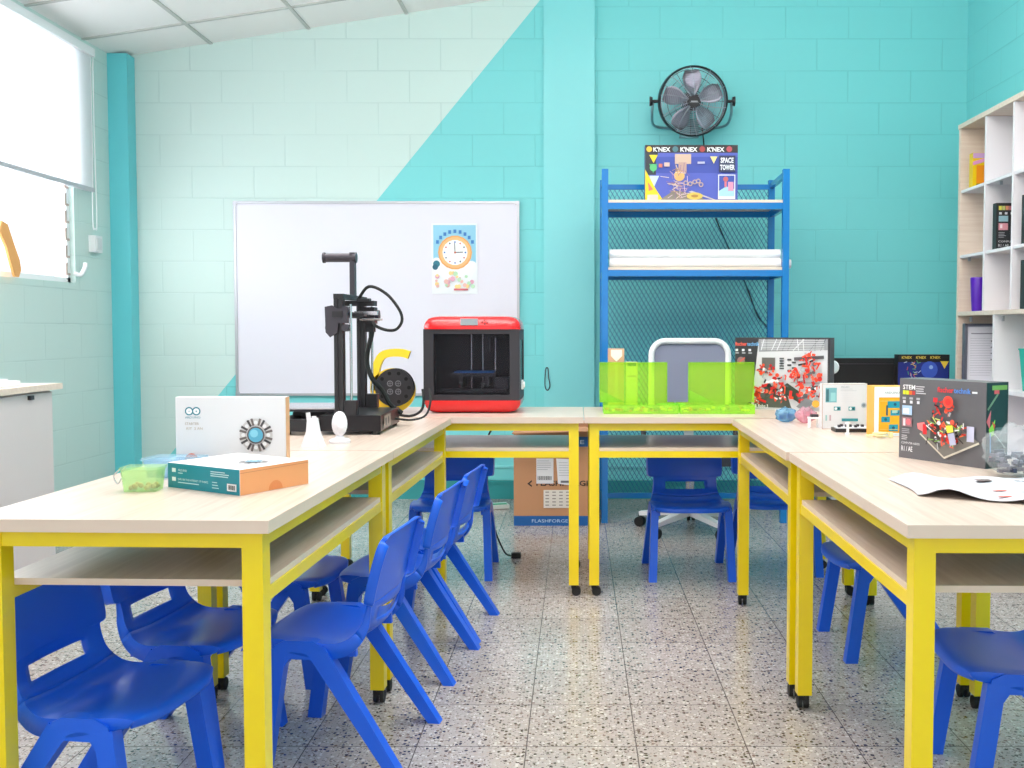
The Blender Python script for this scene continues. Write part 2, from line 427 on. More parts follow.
# ------------------------------------------------------------------ whiteboard + poster
wb = thing('whiteboard', 'large blank whiteboard with thin aluminium frame on the back wall', 'whiteboard', (-1.272, YB, .664))
W, H = 1.812, 1.235
MB().span((-W/2+.012, -.016, .012), (W/2-.012, -.004, H-.012)).build('writing_surface', M_BOARD, wb)
f = MB()
f.span((-W/2, -.022, 0), (W/2, 0, .016)); f.span((-W/2, -.022, H-.016), (W/2, 0, H)); f.span((-W/2, -.022, 0), (-W/2+.016, 0, H)); f.span((W/2-.016, -.022, 0), (W/2, 0, H))
f.build('frame', M_ALU, wb, bevel=.002)
for sx in (-1, 1):
    for z in (.012, H-.012): MB().box((sx*(W/2-.012), -.023, z), (.026, .004, .026)).build('corner_cap', M_ALU, wb, bevel=.001)
po = thing('clock_poster', 'learning poster of an orange clock taped to the whiteboard', 'poster', (-.922, YB-.018, 1.313))
MB().span((0, -.002, 0), (.29, 0, .445)).build('sheet', mat('poster_paper', (240, 242, 246), .6), po)
p = Print((0, -.002, 0), (1, 0, 0), (0, 0, 1))
p.rect(.01, .15, .27, .285, (150, 208, 232))
for a, b, rr in ((.06, .16, .06), (.12, .13, .06), (.2, .14, .065), (.25, .17, .04), (.03, .2, .03)): p.disc(a, b, rr, (243, 244, 246))
p.disc(.03, .19, .022, (40, 120, 140)); p.disc(.022, .17, .018, (30, 96, 120))
p.disc(.148, .262, .108, (238, 168, 96)); p.disc(.148, .262, .098, (246, 190, 128)); p.disc(.148, .262, .080, (250, 250, 250))
for k in range(12):
    a = PI/2-k*PI/6; p.disc(.148+.066*math.cos(a), .262+.066*math.sin(a), .0055, [(70, 110, 190), (200, 80, 90), (90, 90, 110)][k % 3], n=8)
p.line(.148, .262, .146, .322, .005, (90, 90, 96)); p.line(.148, .262, .198, .264, .006, (90, 90, 96)); p.disc(.148, .262, .007, (200, 90, 60), n=8)
for k in range(9):
    a = R(150-k*15); p.rect(.148+.128*math.cos(a)-.009, .262+.135*math.sin(a)-.012, .018, .022, (60, 130, 200))
for k in range(26):
    p.disc(random.uniform(.02, .27), random.uniform(.04, .14), random.uniform(.008, .018), random.choice([(240, 190, 180), (250, 220, 150), (190, 225, 190), (230, 170, 190)]), n=8)
p.rect(.14, .022, .09, .012, (216, 110, 120))
p.build('printed_picture', po)
# ------------------------------------------------------------------ tables
M_BAND = mat('plain_edge_band', (222, 200, 184), .4)
def edge_faces(o):
    for p in o.data.polygons: p.material_index = 1 if abs(p.normal.z) < .5 else 0
    return o
def make_table(L, W):
    """long axis local x"""
    T = thing('classroom_table', 'x', 'table', group='yellow framed classroom tables')
    edge_faces(MB().box((0, 0, .722), (L, W, .024)).build('tabletop', [M_TOP, M_BAND], T, bevel=.0015))
    lx, ly = L/2-.040, W/2-.039
    for sx in (-1, 1):
        for sy in (-1, 1):
            lg = MB().box((sx*lx, sy*ly, .3775), (.04, .04, .665)).build('leg', M_YEL, T, bevel=.003)
            c = MB()
            c.cyl((sx*lx, sy*ly, .030), (sx*lx, sy*ly, .047), .012, n=12); c.box((sx*lx, sy*ly, .036), (.018, .030, .016))
            for q in (-1, 1): c.cyl((sx*lx+.010, sy*ly+q*.004, .0185), (sx*lx+.010, sy*ly+q*.015, .0185), .0185, n=18)
            c.build('castor', M_RUB, lg, smooth=True)
    for sy in (-1, 1):
        MB().box((0, sy*ly, .694), (2*lx-.04, .034, .032)).build('top_rail', M_YEL, T, bevel=.0015)
        MB().box((0, sy*ly, .581), (2*lx-.04, .034, .026)).build('shelf_rail', M_YEL, T, bevel=.0015)
    for sx in (-1, 1): MB().box((sx*lx, 0, .694), (.034, 2*ly-.04, .032)).build('top_rail', M_YEL, T, bevel=.0015)
    edge_faces(MB().box((0, 0, .6010), (2*lx-.042, 2*ly+.028, .013)).build('under_shelf', [M_TOP, M_BAND], T, bevel=.001))
    return T
ts = make_table(1.06, .58)
a19 = R(88.1)
ts.location = (-.845, 2.367, 0); ts.rotation_euler.z = a19; ts['label'] = 'nearest yellow framed table on the left side, carrying two white kit boxes'
dup(ts, (-.810, 3.432, 0), a19, 'left side table further back, carrying the open frame black printer')
dup(ts, (.896, 2.314, 0), R(89.4), 'nearest table on the right side, under the dark grey robot kit box')
dup(ts, (.900, 3.383, 0), R(89.4), 'right side table further back, under the small white and orange boxes')
tb = make_table(1.12, .54)
tb.location = (-.533, 4.257, 0); tb['label'] = 'back row table on the left, carrying the red cube printer'
dup(tb, (.590, 4.257, 0), 0, 'back row table on the right, carrying the green trays')
# ------------------------------------------------------------------ chairs
def catmull(P, n):
    out = []
    for i in range(len(P)-1):
        p0 = P[max(i-1, 0)]; p1 = P[i]; p2 = P[i+1]; p3 = P[min(i+2, len(P)-1)]
        for k in range(n):
            t = k/n
            out.append(tuple(.5*((2*b)+(c-a)*t+(2*a-5*b+4*c-d)*t*t+(3*b-a-3*c+d)*t**3) for a, b, c, d in zip(p0, p1, p2, p3)))
    out.append(P[-1]); return out
def make_chair():
    """front is local -y, origin on the floor"""
    T = thing('school_chair', 'x', 'chair', group='blue plastic school chairs')
    # y, z, half width, cross dish (along the shell's inner normal), flange
    prof = [(-.206, .302, .146, .0, .010), (-.198, .322, .156, .000, .016), (-.160, .330, .164, .005, .026), (-.10, .330, .172, .010, .034), (-.04, .326, .172, .014, .040), (.010, .324, .166, .018, .042),
            (.043, .334, .156, .022, .036), (.068, .361, .146, .026, .026), (.078, .390, .142, .026, .018), (.083, .414, .142, .022, .014)]
    up = [(.083, .416, .142, .022, .014), (.084, .422, .166, .020, .028), (.090, .455, .170, .018, .030), (.101, .50, .170, .014, .030), (.113, .545, .166, .010, .030), (.120, .568, .158, .006, .030), (.127, .581, .148, .003, .026), (.141, .584, .142, .0, .008)]
    rows = catmull(prof, 4)+catmull(up, 4)[1:]
    n_seat = 4*6+2
    NU = 17
    us = [-1+2*k/(NU-1) for k in range(NU)]
    # tangents -> normals (pointing to sitter)
    grid = []
    for i, (y, z, hw, di, fl) in enumerate(rows):
        a = rows[max(i-1, 0)]; b = rows[min(i+1, len(rows)-1)]
        ty, tz = b[0]-a[0], b[1]-a[1]; L = math.hypot(ty, tz) or 1; ty /= L; tz /= L
        ny, nz = -tz, ty     # inner normal: up on the seat, forward on the back
        row = []
        for u in us:
            e = .0 if abs(u) < .8 else (abs(u)-.8)/.2
            d = -di*(1-u*u)-.004*e*e
            row.append((u*hw, y+ny*d+(.026*u**4*max(0, 1-i/9)), z+nz*d))
        # flanges: folded to the outer side
        ff = .026*max(0, 1-i/9); l = (-hw-.004, y-ny*fl+ff, z-nz*fl); r_ = (hw+.004, y-ny*fl+ff, z-nz*fl)
        grid.append([l]+row+[r_])
    def strip(i0, i1, hole=None):
        m = MB(); V = {}
        for i in range(i0, i1+1):
            for j, p in enumerate(grid[i]): V[i, j] = m.bm.verts.new(p)
        for i in range(i0, i1):
            for j in range(NU+1):
                if hole and hole(i, j): continue
                m.bm.faces.new((V[i, j], V[i, j+1], V[i+1, j+1], V[i+1, j]))
        return m
    def hole(i, j):
        z = (rows[i][1]+rows[i+1][1])/2
        return .366 < z < .396 and 4 <= j <= 13
    # separate wall orientation so that solidify thickens outward
    for nm, a, b, hf in (('seat', 0, n_seat, None), ('backrest', n_seat, len(rows)-1, hole)):
        m = strip(a, b, hf)
        o = m.build(nm, M_BLUE, T, smooth=True, solid=.006)
    # side frames
    for sx in (-1, 1):
        xo = sx*.160
        MB().prism([(-.150, .262), (-.112, .262), (-.100, .280), (-.045, .280), (-.028, .262), (.014, .262), (-.018, .315), (-.040, .326), (-.110, .326), (-.138, .312)], (xo-.016, 0, 0), (0, 1, 0), (0, 0, 1), .032).build('leg_bracket', M_BLUE, T, bevel=.007, smooth=True)
        for y0, y1, wt in ((-.128, -.172, .040), (-.030, .172, .046)):
            m = MB()
            m.bar((xo, y0, .300), (sx*.172, y1, 0.0), .032, wt, (0, 1, 0), .034, .040)
            for v in m.bm.verts:
                if v.co.z < .05: v.co.z = 0
            m.build('leg', M_BLUE, T, bevel=.006, smooth=True)
        MB().bar((xo-sx*.020, -.12, .290), (xo-sx*.020, .06, .298), .012, .030).build('seat_rib', M_BLUE, T)
    return T
ch = make_chair()
def face(dx, dy): return math.atan2(dx, -dy)     # local -y pointing to (dx,dy)
LFT = face(-1, .035); RGT = face(1, 0); CAM = 0
ch.location = (-.586, 2.565, 0); ch.rotation_euler.z = LFT-.09
ch['label'] = 'blue school chair in the left aisle, nearest of that row of three'
for x, y, rz, lb in (
    (-.540, 3.195, LFT-.09, 'blue school chair in the left aisle, middle one of that row of three'),
    (-.505, 3.600, LFT-.08, 'blue school chair in the left aisle, farthest of that row of three'),
    (-1.030, 2.10, face(1, -.14), 'blue school chair in the lower left corner, slotted backrest behind the yellow leg'),
    (-1.020, 2.55, face(1, -.15), 'blue school chair outside the left tables, just behind the corner one'),
    (-.962, 3.155, face(1, -.06), 'blue school chair outside the left tables, seat seen below the table joint'),
    (-.555, 4.44, CAM, 'blue school chair behind the back row table that holds the red printer'),
    (.495, 4.42, CAM+.02, 'blue school chair facing the camera under the table with the green trays'),
    (.895, 4.50, CAM, 'blue school chair mostly hidden in the back right corner between the tables'),
    (1.065, 3.38, LFT+.05, 'blue school chair beyond the right far table, only seat front and legs showing'),
    (1.075, 2.33, LFT-.06, 'blue school chair in the lower right corner, cut by the picture edge')):
    dup(ch, (x, y, 0), rz, lb)
# ------------------------------------------------------------------ blue rack
rk = thing('wire_back_rack', 'tall blue metal rack with diamond mesh back against the teal wall', 'rack', (0, 0, 0))
RX0, RX1, RY0, RY1, RZ = .137, 1.178, 5.53, 5.98, 1.975
for x in (RX0, RX1):
    for y in (RY0, RY1):
        sx = 1 if x == RX0 else -1
        MB().box((x+sx*.018, y+(.018 if y == RY0 else -.018), RZ/2), (.036, .036, RZ)).build('post', M_RACK, rk, bevel=.003)
for z in (1.80, 1.428):
    for a, b_ in (((RX0+.036, RY0+.004, z-.045), (RX1-.036, RY0+.03, z-.010)), ((RX0+.036, RY1-.03, z-.045), (RX1-.036, RY1-.004, z-.010)), ((RX0+.004, RY0+.036, z-.045), (RX0+.03, RY1-.036, z-.010)), ((RX1-.03, RY0+.036, z-.045), (RX1-.004, RY1-.036, z-.010))):
        MB().span(a, b_).build('shelf_beam', M_RACK, rk, bevel=.002)
    MB().span((RX0+.037, RY0+.006, z-.009), (RX1-.037, RY1-.006, z+.006)).build('shelf_board', M_SHELFWOOD, rk, bevel=.001)
for z in (1.95, .10): MB().span((RX0+.036, RY1-.03, z-.03), (RX1-.036, RY1-.008, z)).build('cross_rail', M_RACK, rk, bevel=.002)
for x in (RX0+.018, RX1-.018):
    MB().bar((x, RY0+.036, 1.95), (x, RY1-.036, 1.94), .024, .028).build('side_rail', M_RACK, rk, bevel=.002); MB().bar((x, RY0+.036, .11), (x, RY1-.036, .11), .024, .028).build('side_rail', M_RACK, rk, bevel=.002)
m = MB()
x0, x1, z0, z1, yy = RX0+.036, RX1-.036, .10, 1.92, RY1-.02
step = .027; sl = 1.72
k = x0-(z1-z0)/sl
while k < x1:
    # rising line x = k + (z-z0)/sl ; mirror for falling
    a = max(x0, k); b = min(x1, k+(z1-z0)/sl)
    if b > a:
        za, zb = z0+(a-k)*sl, z0+(b-k)*sl
        m.bar((a, yy, za), (b, yy, zb), .0022, .0022, (0, 1, 0)); m.bar((x0+x1-a, yy+.002, za), (x0+x1-b, yy+.002, zb), .0040, .003, (0, 1, 0))
    k += step
m.build('diamond_mesh', M_RMESH, rk)
# two long white rolls
for k, (y, lb, x0, x1) in enumerate(((5.60, 'long white paper roll lying on the rack shelf, the lower front one', RX0+.045, 1.195), (5.615, 'white paper roll lying on top of the other roll on the rack shelf', RX0+.045, 1.14))):
    z = 1.434+.027 if k == 0 else 1.434+.027+.050
    y = 5.585 if k == 0 else 5.60
    o = MB()
    n = 28
    o.cyl((x0+(.0 if k else 0), y, z), (min(x1, RX1-.038) if k else RX1-.038, y, z), .0262, n=n)
    o = o.build('paper_roll', M_WHITE, smooth=True); tag(o, lb, 'paper roll', 'white rolls on the rack')
t = tag(MB().cyl((RX0+.05, 5.68, 1.461), (1.218, 5.68, 1.461), .0255, n=24).build('paper_roll', M_WHITE, smooth=True), 'white paper roll at the shelf back, end sticking out past the right rack post', 'paper roll', 'white rolls on the rack')
# red line on the roll edge
# ------------------------------------------------------------------ construction set box on rack
def carton(name, label, loc, rz, W, D, H, m, cat='box', group=None, bev=.002):
    T = thing(name, label, cat, loc, rz, group)
    MB().span((-W/2, -D/2, 0), (W/2, D/2, H)).build('carton', m, T, bevel=bev)
    return T
def front(T, W, D): return Print((-W/2, -D/2, 0), (1, 0, 0), (0, 0, 1))
W, D, H = .515, .07, .305
T = carton('toy_box', 'building set box with a space tower picture standing on top of the blue rack', (.637, 5.60, 1.807), 0, W, D, H, mat('navy_box', (60, 66, 140), .35))
p = front(T, W, D)
p.rect(.0, .0, W, H, (84, 96, 190)); p.rect(0, .15, W, .09, (62, 78, 170)); p.rect(0, .262, W, .043, (44, 34, 38))
p.rect(.0, .245, .07, .02, (40, 40, 50)); p.rect(0, .14, .06, .12, (40, 48, 60))
for k, x in enumerate((.045, .195, .345)):
    p.text("K'NEX", x, .268, .026, (245, 245, 245), .095, .03)
for x, c in ((.02, (230, 190, 60)), (.165, (70, 120, 130)), (.315, (170, 60, 60)), (.465, (190, 80, 90))): p.disc(x+.002, .282, .016, c)
p.poly([(.022, .25), (.07, .25), (.046, .205)], (248, 214, 40)); p.poly([(.022, .20), (.068, .20), (.045, .150)], (60, 170, 100)); p.disc(.045, .18, .02, (90, 190, 120))
p.poly([(.022, .135), (.078, .135), (.05, .075)], (200, 220, 235))
p.poly([(0, 0), (.10, 0), (.06, .06), (.0, .17)], (250, 210, 30)); p.poly([(.015, .10), (.045, .06), (.02, .05)], (240, 120, 100)); p.rect(.012, .0, .06, .03, (220, 200, 190))
p.poly([(.08, 0), (.34, 0), (.27, .035), (.16, .055)], (140, 130, 120)); p.poly([(.26, .052), (.40, .0), (.385, .0), (.24, .046)], (200, 190, 190))
p.rect(.165, .20, .09, .055, (210, 180, 160)); p.rect(.185, .15, .045, .06, (196, 160, 150)); p.disc(.19, .135, .03, (230, 180, 110))
for k in range(46):
    a = random.uniform(0, 1); cx = .19+random.gauss(0, .03)*(1.6-a); cy = a*.17+.01
    d = random.uniform(0, PI); l = random.uniform(.015, .035)
    p.line(cx-l*math.cos(d), cy-l*math.sin(d), cx+l*math.cos(d), cy+l*math.sin(d), .003, random.choice([(230, 200, 210), (200, 170, 190), (240, 220, 200), (190, 150, 120), (150, 110, 150)]))
for x, y in ((.225, .095), (.25, .09), (.275, .1), (.295, .105), (.31, .085)): p.disc(x, y, .013, (200, 170, 150)); p.disc(x, y, .008, (90, 100, 180))
p.disc(.275, .022, .045, (220, 190, 90), .02); p.disc(.275, .022, .02, (180, 130, 60), .008)
p.rect(.075, .18, .02, .02, (210, 120, 100)); p.rect(.105, .185, .03, .022, (220, 190, 180)); p.poly([(.36, .24), (.40, .24), (.38, .20)], (240, 220, 150)); p.rect(.29, .2, .04, .012, (190, 190, 220))
p.rect(.41, .155, .09, .09, (50, 54, 90)); p.text('SPACE', .418, .204, .03, (240, 240, 245), .072, .03); p.text('TOWER', .415, .165, .03, (240, 240, 245), .082, .03)
p.rect(.405, .005, .095, .135, (236, 236, 244)); p.rect(.41, .02, .085, .115, (60, 80, 170)); p.poly([(.41, .02), (.495, .02), (.495, .06), (.45, .075), (.41, .05)], (170, 210, 230))
p.rect(.44, .07, .012, .05, (220, 120, 130)); p.rect(.46, .05, .03, .05, (220, 150, 180)); p.disc(.447, .115, .014, (200, 100, 100))
p.build('printed_front', T)
# ------------------------------------------------------------------ wall fan
fx, fy, fz, fr_ = .708, 6.16, 2.487, .205
T = thing('wall_fan', 'round black cage fan mounted on the teal wall above the rack', 'fan', (fx, fy, fz))
T.rotation_euler.x = R(13)
m = MB()
prof = [(fr_, -.070), (fr_+.006, -.06), (fr_+.006, .035), (fr_, .045), (fr_-.006, .035), (fr_-.006, -.06), (fr_, -.070)]
V = []
n = 56
for r_, yv in prof:
    for k in range(n):
        a = 2*PI*k/n; V.append((r_*math.cos(a), yv, r_*math.sin(a)))
m._new(V, [(i*n+k, i*n+(k+1) % n, (i+1)*n+(k+1) % n, (i+1)*n+k) for i in range(len(prof)-1) for k in range(n)])
m.build('drum_ring', M_BLACK, T, smooth=True)
m = MB()
for rr in (.045, .056, .067, .078, .089, .100, .111, .122, .133, .144, .155, .166, .177, .188, .197):
    yv = -.10+.035*(rr/fr_)**2
    m.tube([(rr*math.cos(2*PI*k/40), yv, rr*math.sin(2*PI*k/40)) for k in range(40)], .0013, 5, True, False)
for k in range(10):
    a = 2*PI*k/10+.2
    m.tube([(rr*math.cos(a+.25*rr/fr_), -.102+.035*(rr/fr_)**2, rr*math.sin(a+.25*rr/fr_)) for rr in (.03, .08, .13, .17, .203)], .002, 5)
m.build('front_grille', mat('grille_wire', (178, 182, 192), .3, .5), T, smooth=True)
m = MB()
for rr in (.07, .11, .15, .19): m.tube([(rr*math.cos(2*PI*k/40), .045, rr*math.sin(2*PI*k/40)) for k in range(40)], .0015, 5, True, False)
for k in range(12):
    a = 2*PI*k/12; m.bar((.02*math.cos(a), .045, .02*math.sin(a)), (.203*math.cos(a), .045, .203*math.sin(a)), .003, .003)
m.build('rear_grille', M_BLACK, T)
m = MB().cyl((0, -.108, 0), (0, -.098, 0), .036, n=28); m.build('badge', M_BLACK, T, bevel=.002, smooth=True)
p = Print((-.026, -.108, -.006), (1, 0, 0), (0, 0, 1)); p.rect(0, 0, .052, .003, (150, 150, 156)); p.rect(.006, .005, .04, .005, (190, 190, 196)); p.build('badge_lettering', T)
MB().cyl((0, .0, 0), (0, .075, 0), .055, .062, n=24).build('motor', M_DARK, T, bevel=.006, smooth=True)
for k in range(5):
    a0 = PI/2+k*2*PI/5+.05
    V = []; F = []
    for i in range(7):
        r_ = .03+.155*i/6; hw = .16+.34*math.sin(PI*(.15+.75*i/6))
        for j in range(7):
            tt = -1+2*j/6; a = a0+tt*hw*(.9 if i < 6 else .8)
            V.append((r_*math.cos(a), -.02+tt*.03, r_*math.sin(a)))
    F = [(i*7+j, i*7+j+1, (i+1)*7+j+1, (i+1)*7+j) for i in range(6) for j in range(6)]
    m = MB(); m._new(V, F); m.build('blade', mat('fan_blade', (176, 168, 184), .3, .6), T, smooth=True, solid=.003)
m = MB()
m.tube([(-.24, .0, 0), (-.245, .03, -.07), (-.225, .13, -.12), (-.12, .172, -.13), (0, .176, -.13), (.12, .172, -.13), (.225, .13, -.12), (.245, .03, -.07), (.24, 0, 0)], .0085, 8)
m.span((-.06, .165, -.19), (.06, .1835, -.08))
m.build('bracket', mat('fan_bracket', (120, 160, 168), .35, .5), T, smooth=True).rotation_euler.x = -R(13)
for sx in (-1, 1):
    m = MB().cyl((sx*.21, 0, 0), (sx*.245, 0, 0), .010, n=12).cyl((sx*.245, 0, 0), (sx*.262, 0, 0), .026, .03, n=14); m.build('knob', M_BLACK, T, smooth=True)
o = MB().tube([(.78, 6.245, 2.34), (.80, 6.31, 2.25), (.82, 6.33, 2.0), (.86, 6.33, 1.85), (.92, 6.335, 1.70), (1.0, 6.335, 1.53), (1.08, 6.335, 1.36), (1.15, 6.335, 1.18), (1.24, 6.335, 1.03), (1.27, 6.335, .6)], .0045, 6).build('fan_cord', M_RUB, smooth=True)
tag(o, 'thin black cord running down the teal wall from the fan behind the rack', 'cord')
# ------------------------------------------------------------------ office chair
oc = thing('office_chair', 'white framed mesh swivel chair between the rack and the back table', 'chair', (.610, 5.38, 0), 0)
m = MB()
bw, bh, zb = .415, .46, .585
path = [(a, b) for a, b in rrect(bw, bh, .075, 6)]
m.tube([(a, -.02-.03*(1-(2*a/bw)**2)*0, zb+bh/2+b-.02) for a, b in path][:len(path)], .017, 10, True, False)
m.build('back_frame', M_WHITE, oc, smooth=True)
m = MB(); m.prism(rrect(bw-.02, bh-.02, .066, 6), (0, -.018, zb+bh/2-.02), (1, 0, 0), (0, 0, 1), -.004); m.build('back_mesh', clear_mat('grey_chair_mesh', (150, 154, 178), .82, .8), oc)
MB().bar((0, .015, .36), (0, .02, .80), .05, .02, (0, 1, 0)).build('back_stem', M_WHITE, oc, bevel=.004)
m = MB(); m.prism(rrect(.44, .42, .08, 6), (0, -.22, .40), (1, 0, 0), (0, 1, 0), .055); m.build('seat_cushion', mat('chair_seat_cloth', (60, 62, 70), .8), oc, bevel=.015, smooth=True)
MB().cyl((0, -.05, .10), (0, -.05, .40), .024).build('gas_lift', M_STEEL, oc, smooth=True)
for k in range(5):
    a = R(-62+72*k); c, s_ = math.cos(a), math.sin(a)
    arm = MB().bar((c*.02, -.05+s_*.02, .105), (c*.29, -.05+s_*.29, .072), .05, .036, (0, 0, 1), .034, .022).build('base_arm', M_WHITE, oc, bevel=.008, smooth=True)
    q = MB()
    for e in (-.013, .013):
        q.cyl((c*.29-s_*(e-.009), -.05+s_*.29+c*(e-.009), .027), (c*.29-s_*(e+.009), -.05+s_*.29+c*(e+.009), .027), .027, n=18)
    q.cyl((c*.29, -.05+s_*.29, .03), (c*.29, -.05+s_*.29, .066), .010, n=10)
    q.build('castor', M_RUB, arm, smooth=True)
q = MB().tube([(.16, -.05, .42), (.235, -.05, .44), (.25, -.03, .50), (.245, -.01, .56)], .014, 8).tube([(-.16, -.05, .42), (-.235, -.05, .44), (-.25, -.03, .50), (-.245, -.01, .56)], .014, 8); q.build('arm_support', M_BLACK, oc, smooth=True)
# ------------------------------------------------------------------ red cube 3D printer
T = thing('desktop_printer', 'red and black cube shaped 3D printer on the back table', 'printer', (-.444, 4.335, .734))
W, D, H = .41, .34, .41
def shell(z0, z1, rtop, m, nm, w=W):
    b = MB(); b.prism(rrect(w, D, .035, 5), (0, 0, z0), (1, 0, 0), (0, 1, 0), z1-z0); return b
# red cap and red base with rounded upper/lower edges
pr = []
def cap(z0, z1, up):
    V = []; n = 0
    lay = [(0, 0), (.0, .25), (.006, .55), (.016, .8), (.032, .94), (.055, 1.0)] 
    m = MB(); rows = []
    for ins, t in lay:
        z = z0+(z1-z0)*t if up else z1-(z1-z0)*t
        rows.append([(a, b, z) for a, b in rrect(W-2*ins, D-2*ins, .045-ins*.3, 5)])
    n = len(rows[0]); V = [p for r_ in rows for p in r_]
    F = [(i*n+k, i*n+(k+1) % n, (i+1)*n+(k+1) % n, (i+1)*n+k) for i in range(len(rows)-1) for k in range(n)]+[tuple(range(n))[::-1], tuple(range((len(rows)-1)*n, len(rows)*n))]
    m._new(V, F); return m
cap(.355, H, True).build('top_cover', M_RED, T, smooth=True)
cap(0., .055, False).build('base_cover', M_RED, T, smooth=True)
b = MB()
b.span((-W/2+.002, -D/2+.01, .055), (-W/2+.045, -D/2+.034, .355)); b.span((W/2-.045, -D/2+.01, .055), (W/2-.002, -D/2+.034, .355))
b.span((-W/2+.045, -D/2+.01, .335), (W/2-.045, -D/2+.034, .355)); b.span((-W/2+.045, -D/2+.01, .055), (W/2-.045, -D/2+.034, .078))
b.build('front_frame', mat('charcoal_plastic', (44, 42, 48), .35), T, bevel=.004)
b = MB()
b.span((-W/2+.002, -D/2+.034, .055), (-W/2+.012, D/2-.01, .355)); b.span((-W/2+.012, D/2-.02, .055), (W/2-.012, D/2-.01, .355))
b.span((W/2-.012, -D/2+.034, .055), (W/2-.002, -D/2+.07, .355)); b.span((W/2-.012, D/2-.07, .055), (W/2-.002, D/2-.01, .355)); b.span((W/2-.012, -D/2+.07, .055), (W/2-.002, D/2-.07, .10)); b.span((W/2-.012, -D/2+.07, .31), (W/2-.002, D/2-.07, .355))
b.build('cabinet', mat('charcoal_inside', (40, 37, 44), .45), T)
MB().span((W/2-.008, -D/2+.07, .10), (W/2-.005, D/2-.07, .31)).build('side_window', clear_mat('smoked_side_glass', (60, 70, 80), .5), T)
MB().span((-W/2+.045, -D/2+.016, .078), (W/2-.045, -D/2+.019, .335)).build('door_pane', clear_mat('printer_door_glass', (235, 235, 240), .008, .2), T)
b = MB()
for x in (-.02, .03, .085): b.cyl((x, .03, .08), (x, .03, .355), .004, n=10)
b.build('guide_rod', M_STEEL, T, smooth=True)
b = MB().span((-.085, -.07, .168), (.085, .07, .173)); b.build('build_plate', mat('blue_tape', (40, 100, 170), .5), T)
b = MB().span((-.095, -.08, .150), (.095, .06, .166)).span((-.06, -.085, .112), (-.045, .03, .152)).span((.05, -.085, .112), (.065, .03, .152)).span((-.14, -.09, .085), (.14, -.05, .098))
b.ball((-.052, -.09, .117), .012).ball((.04, -.09, .117), .012).span((.09, -.08, .10), (.15, .0, .15)); b.build('plate_carriage', M_BLACK, T, bevel=.002)
b = MB().span((.06, -.05, .318), (.13, .0, .330)); b.span((.05, -.04, .26), (.066, -.0, .33)); b.build('print_head', M_BLACK, T, bevel=.002)
b = MB().span((-.045, -.173, .372), (.028, -.166, .400)); b.build('display', mat('display_grey', (150, 158, 164), .2), T, bevel=.003)
b = MB()
for dx, dz in ((.045, .392), (.045, .378), (.055, .385), (.035, .385)): b.cyl((dx+.012, -.1705, dz), (dx+.012, -.168, dz), .004, n=10)
b.build('button', mat('dark_red_button', (150, 10, 16), .4), T)
b = MB().cyl((W/2-.002, -.03, .115), (W/2+.012, -.03, .115), .013, n=14).span((W/2-.002, -.05, .095), (W/2+.006, -.01, .135)); b.build('side_connector', M_WHITE, T)
o = MB().tube([(-.236, 4.30, .85), (-.20, 4.40, .845), (-.18, 6.33, .84), (-.16, 6.335, .80), (-.15, 6.335, .87), (-.17, 6.335, .90), (-.185, 6.335, .86)], .0022, 6)
# wire loop hanging on the wall
o.bm.free(); o = MB().tube([(-.182, 6.305, .78), (-.172, 6.305, .73), (-.188, 6.305, .70), (-.204, 6.305, .73), (-.200, 6.305, .83), (-.185, 6.305, .84), (-.182, 6.305, .78)], .003, 6).build('wire_loop', M_DARK, smooth=True)
tag(o, 'small dark wire loop hanging on the pilaster right of the red printer', 'wire')
# ------------------------------------------------------------------ open-frame black 3D printer
T = thing('frame_printer', 'open frame black 3D printer with upright posts on the left table', 'printer', (-.80, 3.50, .734))
# local: x -> room x (bed axis), y -> depth
b = MB().span((-.065, -.175, .012), (.14, .175, .066)); b.build('control_box', mat('black_sheet_metal', (38, 36, 40), .3, .5), T, bevel=.004)
b = MB()
for y in (-.165, .165): b.span((-.20, y-.02, .012), (-.065, y+.02, .052))
b.span((-.21, -.19, .012), (-.17, .19, .052)); b.span((-.20, -.02, .04), (.13, .02, .064))
b.build('base_frame', M_BLACK, T, bevel=.002)
b = MB()
for x, y in ((-.18, -.16), (-.18, .16), (.12, -.16), (.12, .16)): b.cyl((x, y, 0), (x, y, .013), .014, n=12)
b.build('rubber_foot', M_RUB, T)
b = MB().span((-.25, -.118, .082), (-.015, .118, .087)); b.build('bed_plate', M_STEEL, T, bevel=.001)
b = MB().span((-.235, -.1, .072), (-.03, .1, .080))
for x in (-.22, -.05):
    for y in (-.09, .09): b.cyl((x, y, .058), (x, y, .072), .011, n=12)
b.build('bed_carriage', M_DARK, T)
for y in (-.155, .19):
    b = MB().span((-.015, y-.018, .06), (-.003, y+.018, .458)).span((.003, y-.018, .06), (.015, y+.018, .458)).span((-.012, y-.014, .06), (.012, y+.014, .457)); b.build('upright_post', M_BLACK, T, bevel=.001)
    b = MB().cyl((.038, y+.0, .07), (.038, y+.0, .44), .0042, n=10); b.build('lead_screw', M_STEEL, T, smooth=True)
    b = MB().box((.038, y, .09), (.04, .04, .05)); b.build('stepper_motor', M_BLACK, T, bevel=.003)
b = MB().span((-.016, -.172, .458), (.018, .205, .474)); b.build('top_beam', M_BLACK, T, bevel=.002)
b = MB().span((.0, .0, .472), (.018, .028, .625)).cyl((-.090, .014, .607), (.018, .014, .607), .0155, n=18).cyl((-.096, .014, .607), (-.088, .014, .607), .019, n=18).cyl((.010, .014, .607), (.022, .014, .607), .019, n=18)
b.build('spool_holder', M_DARK, T, smooth=True)
b = MB().span((-.016, -.19, .395), (.018, .215, .415)); b.build('gantry_beam', M_BLACK, T, bevel=.001)
b = MB()
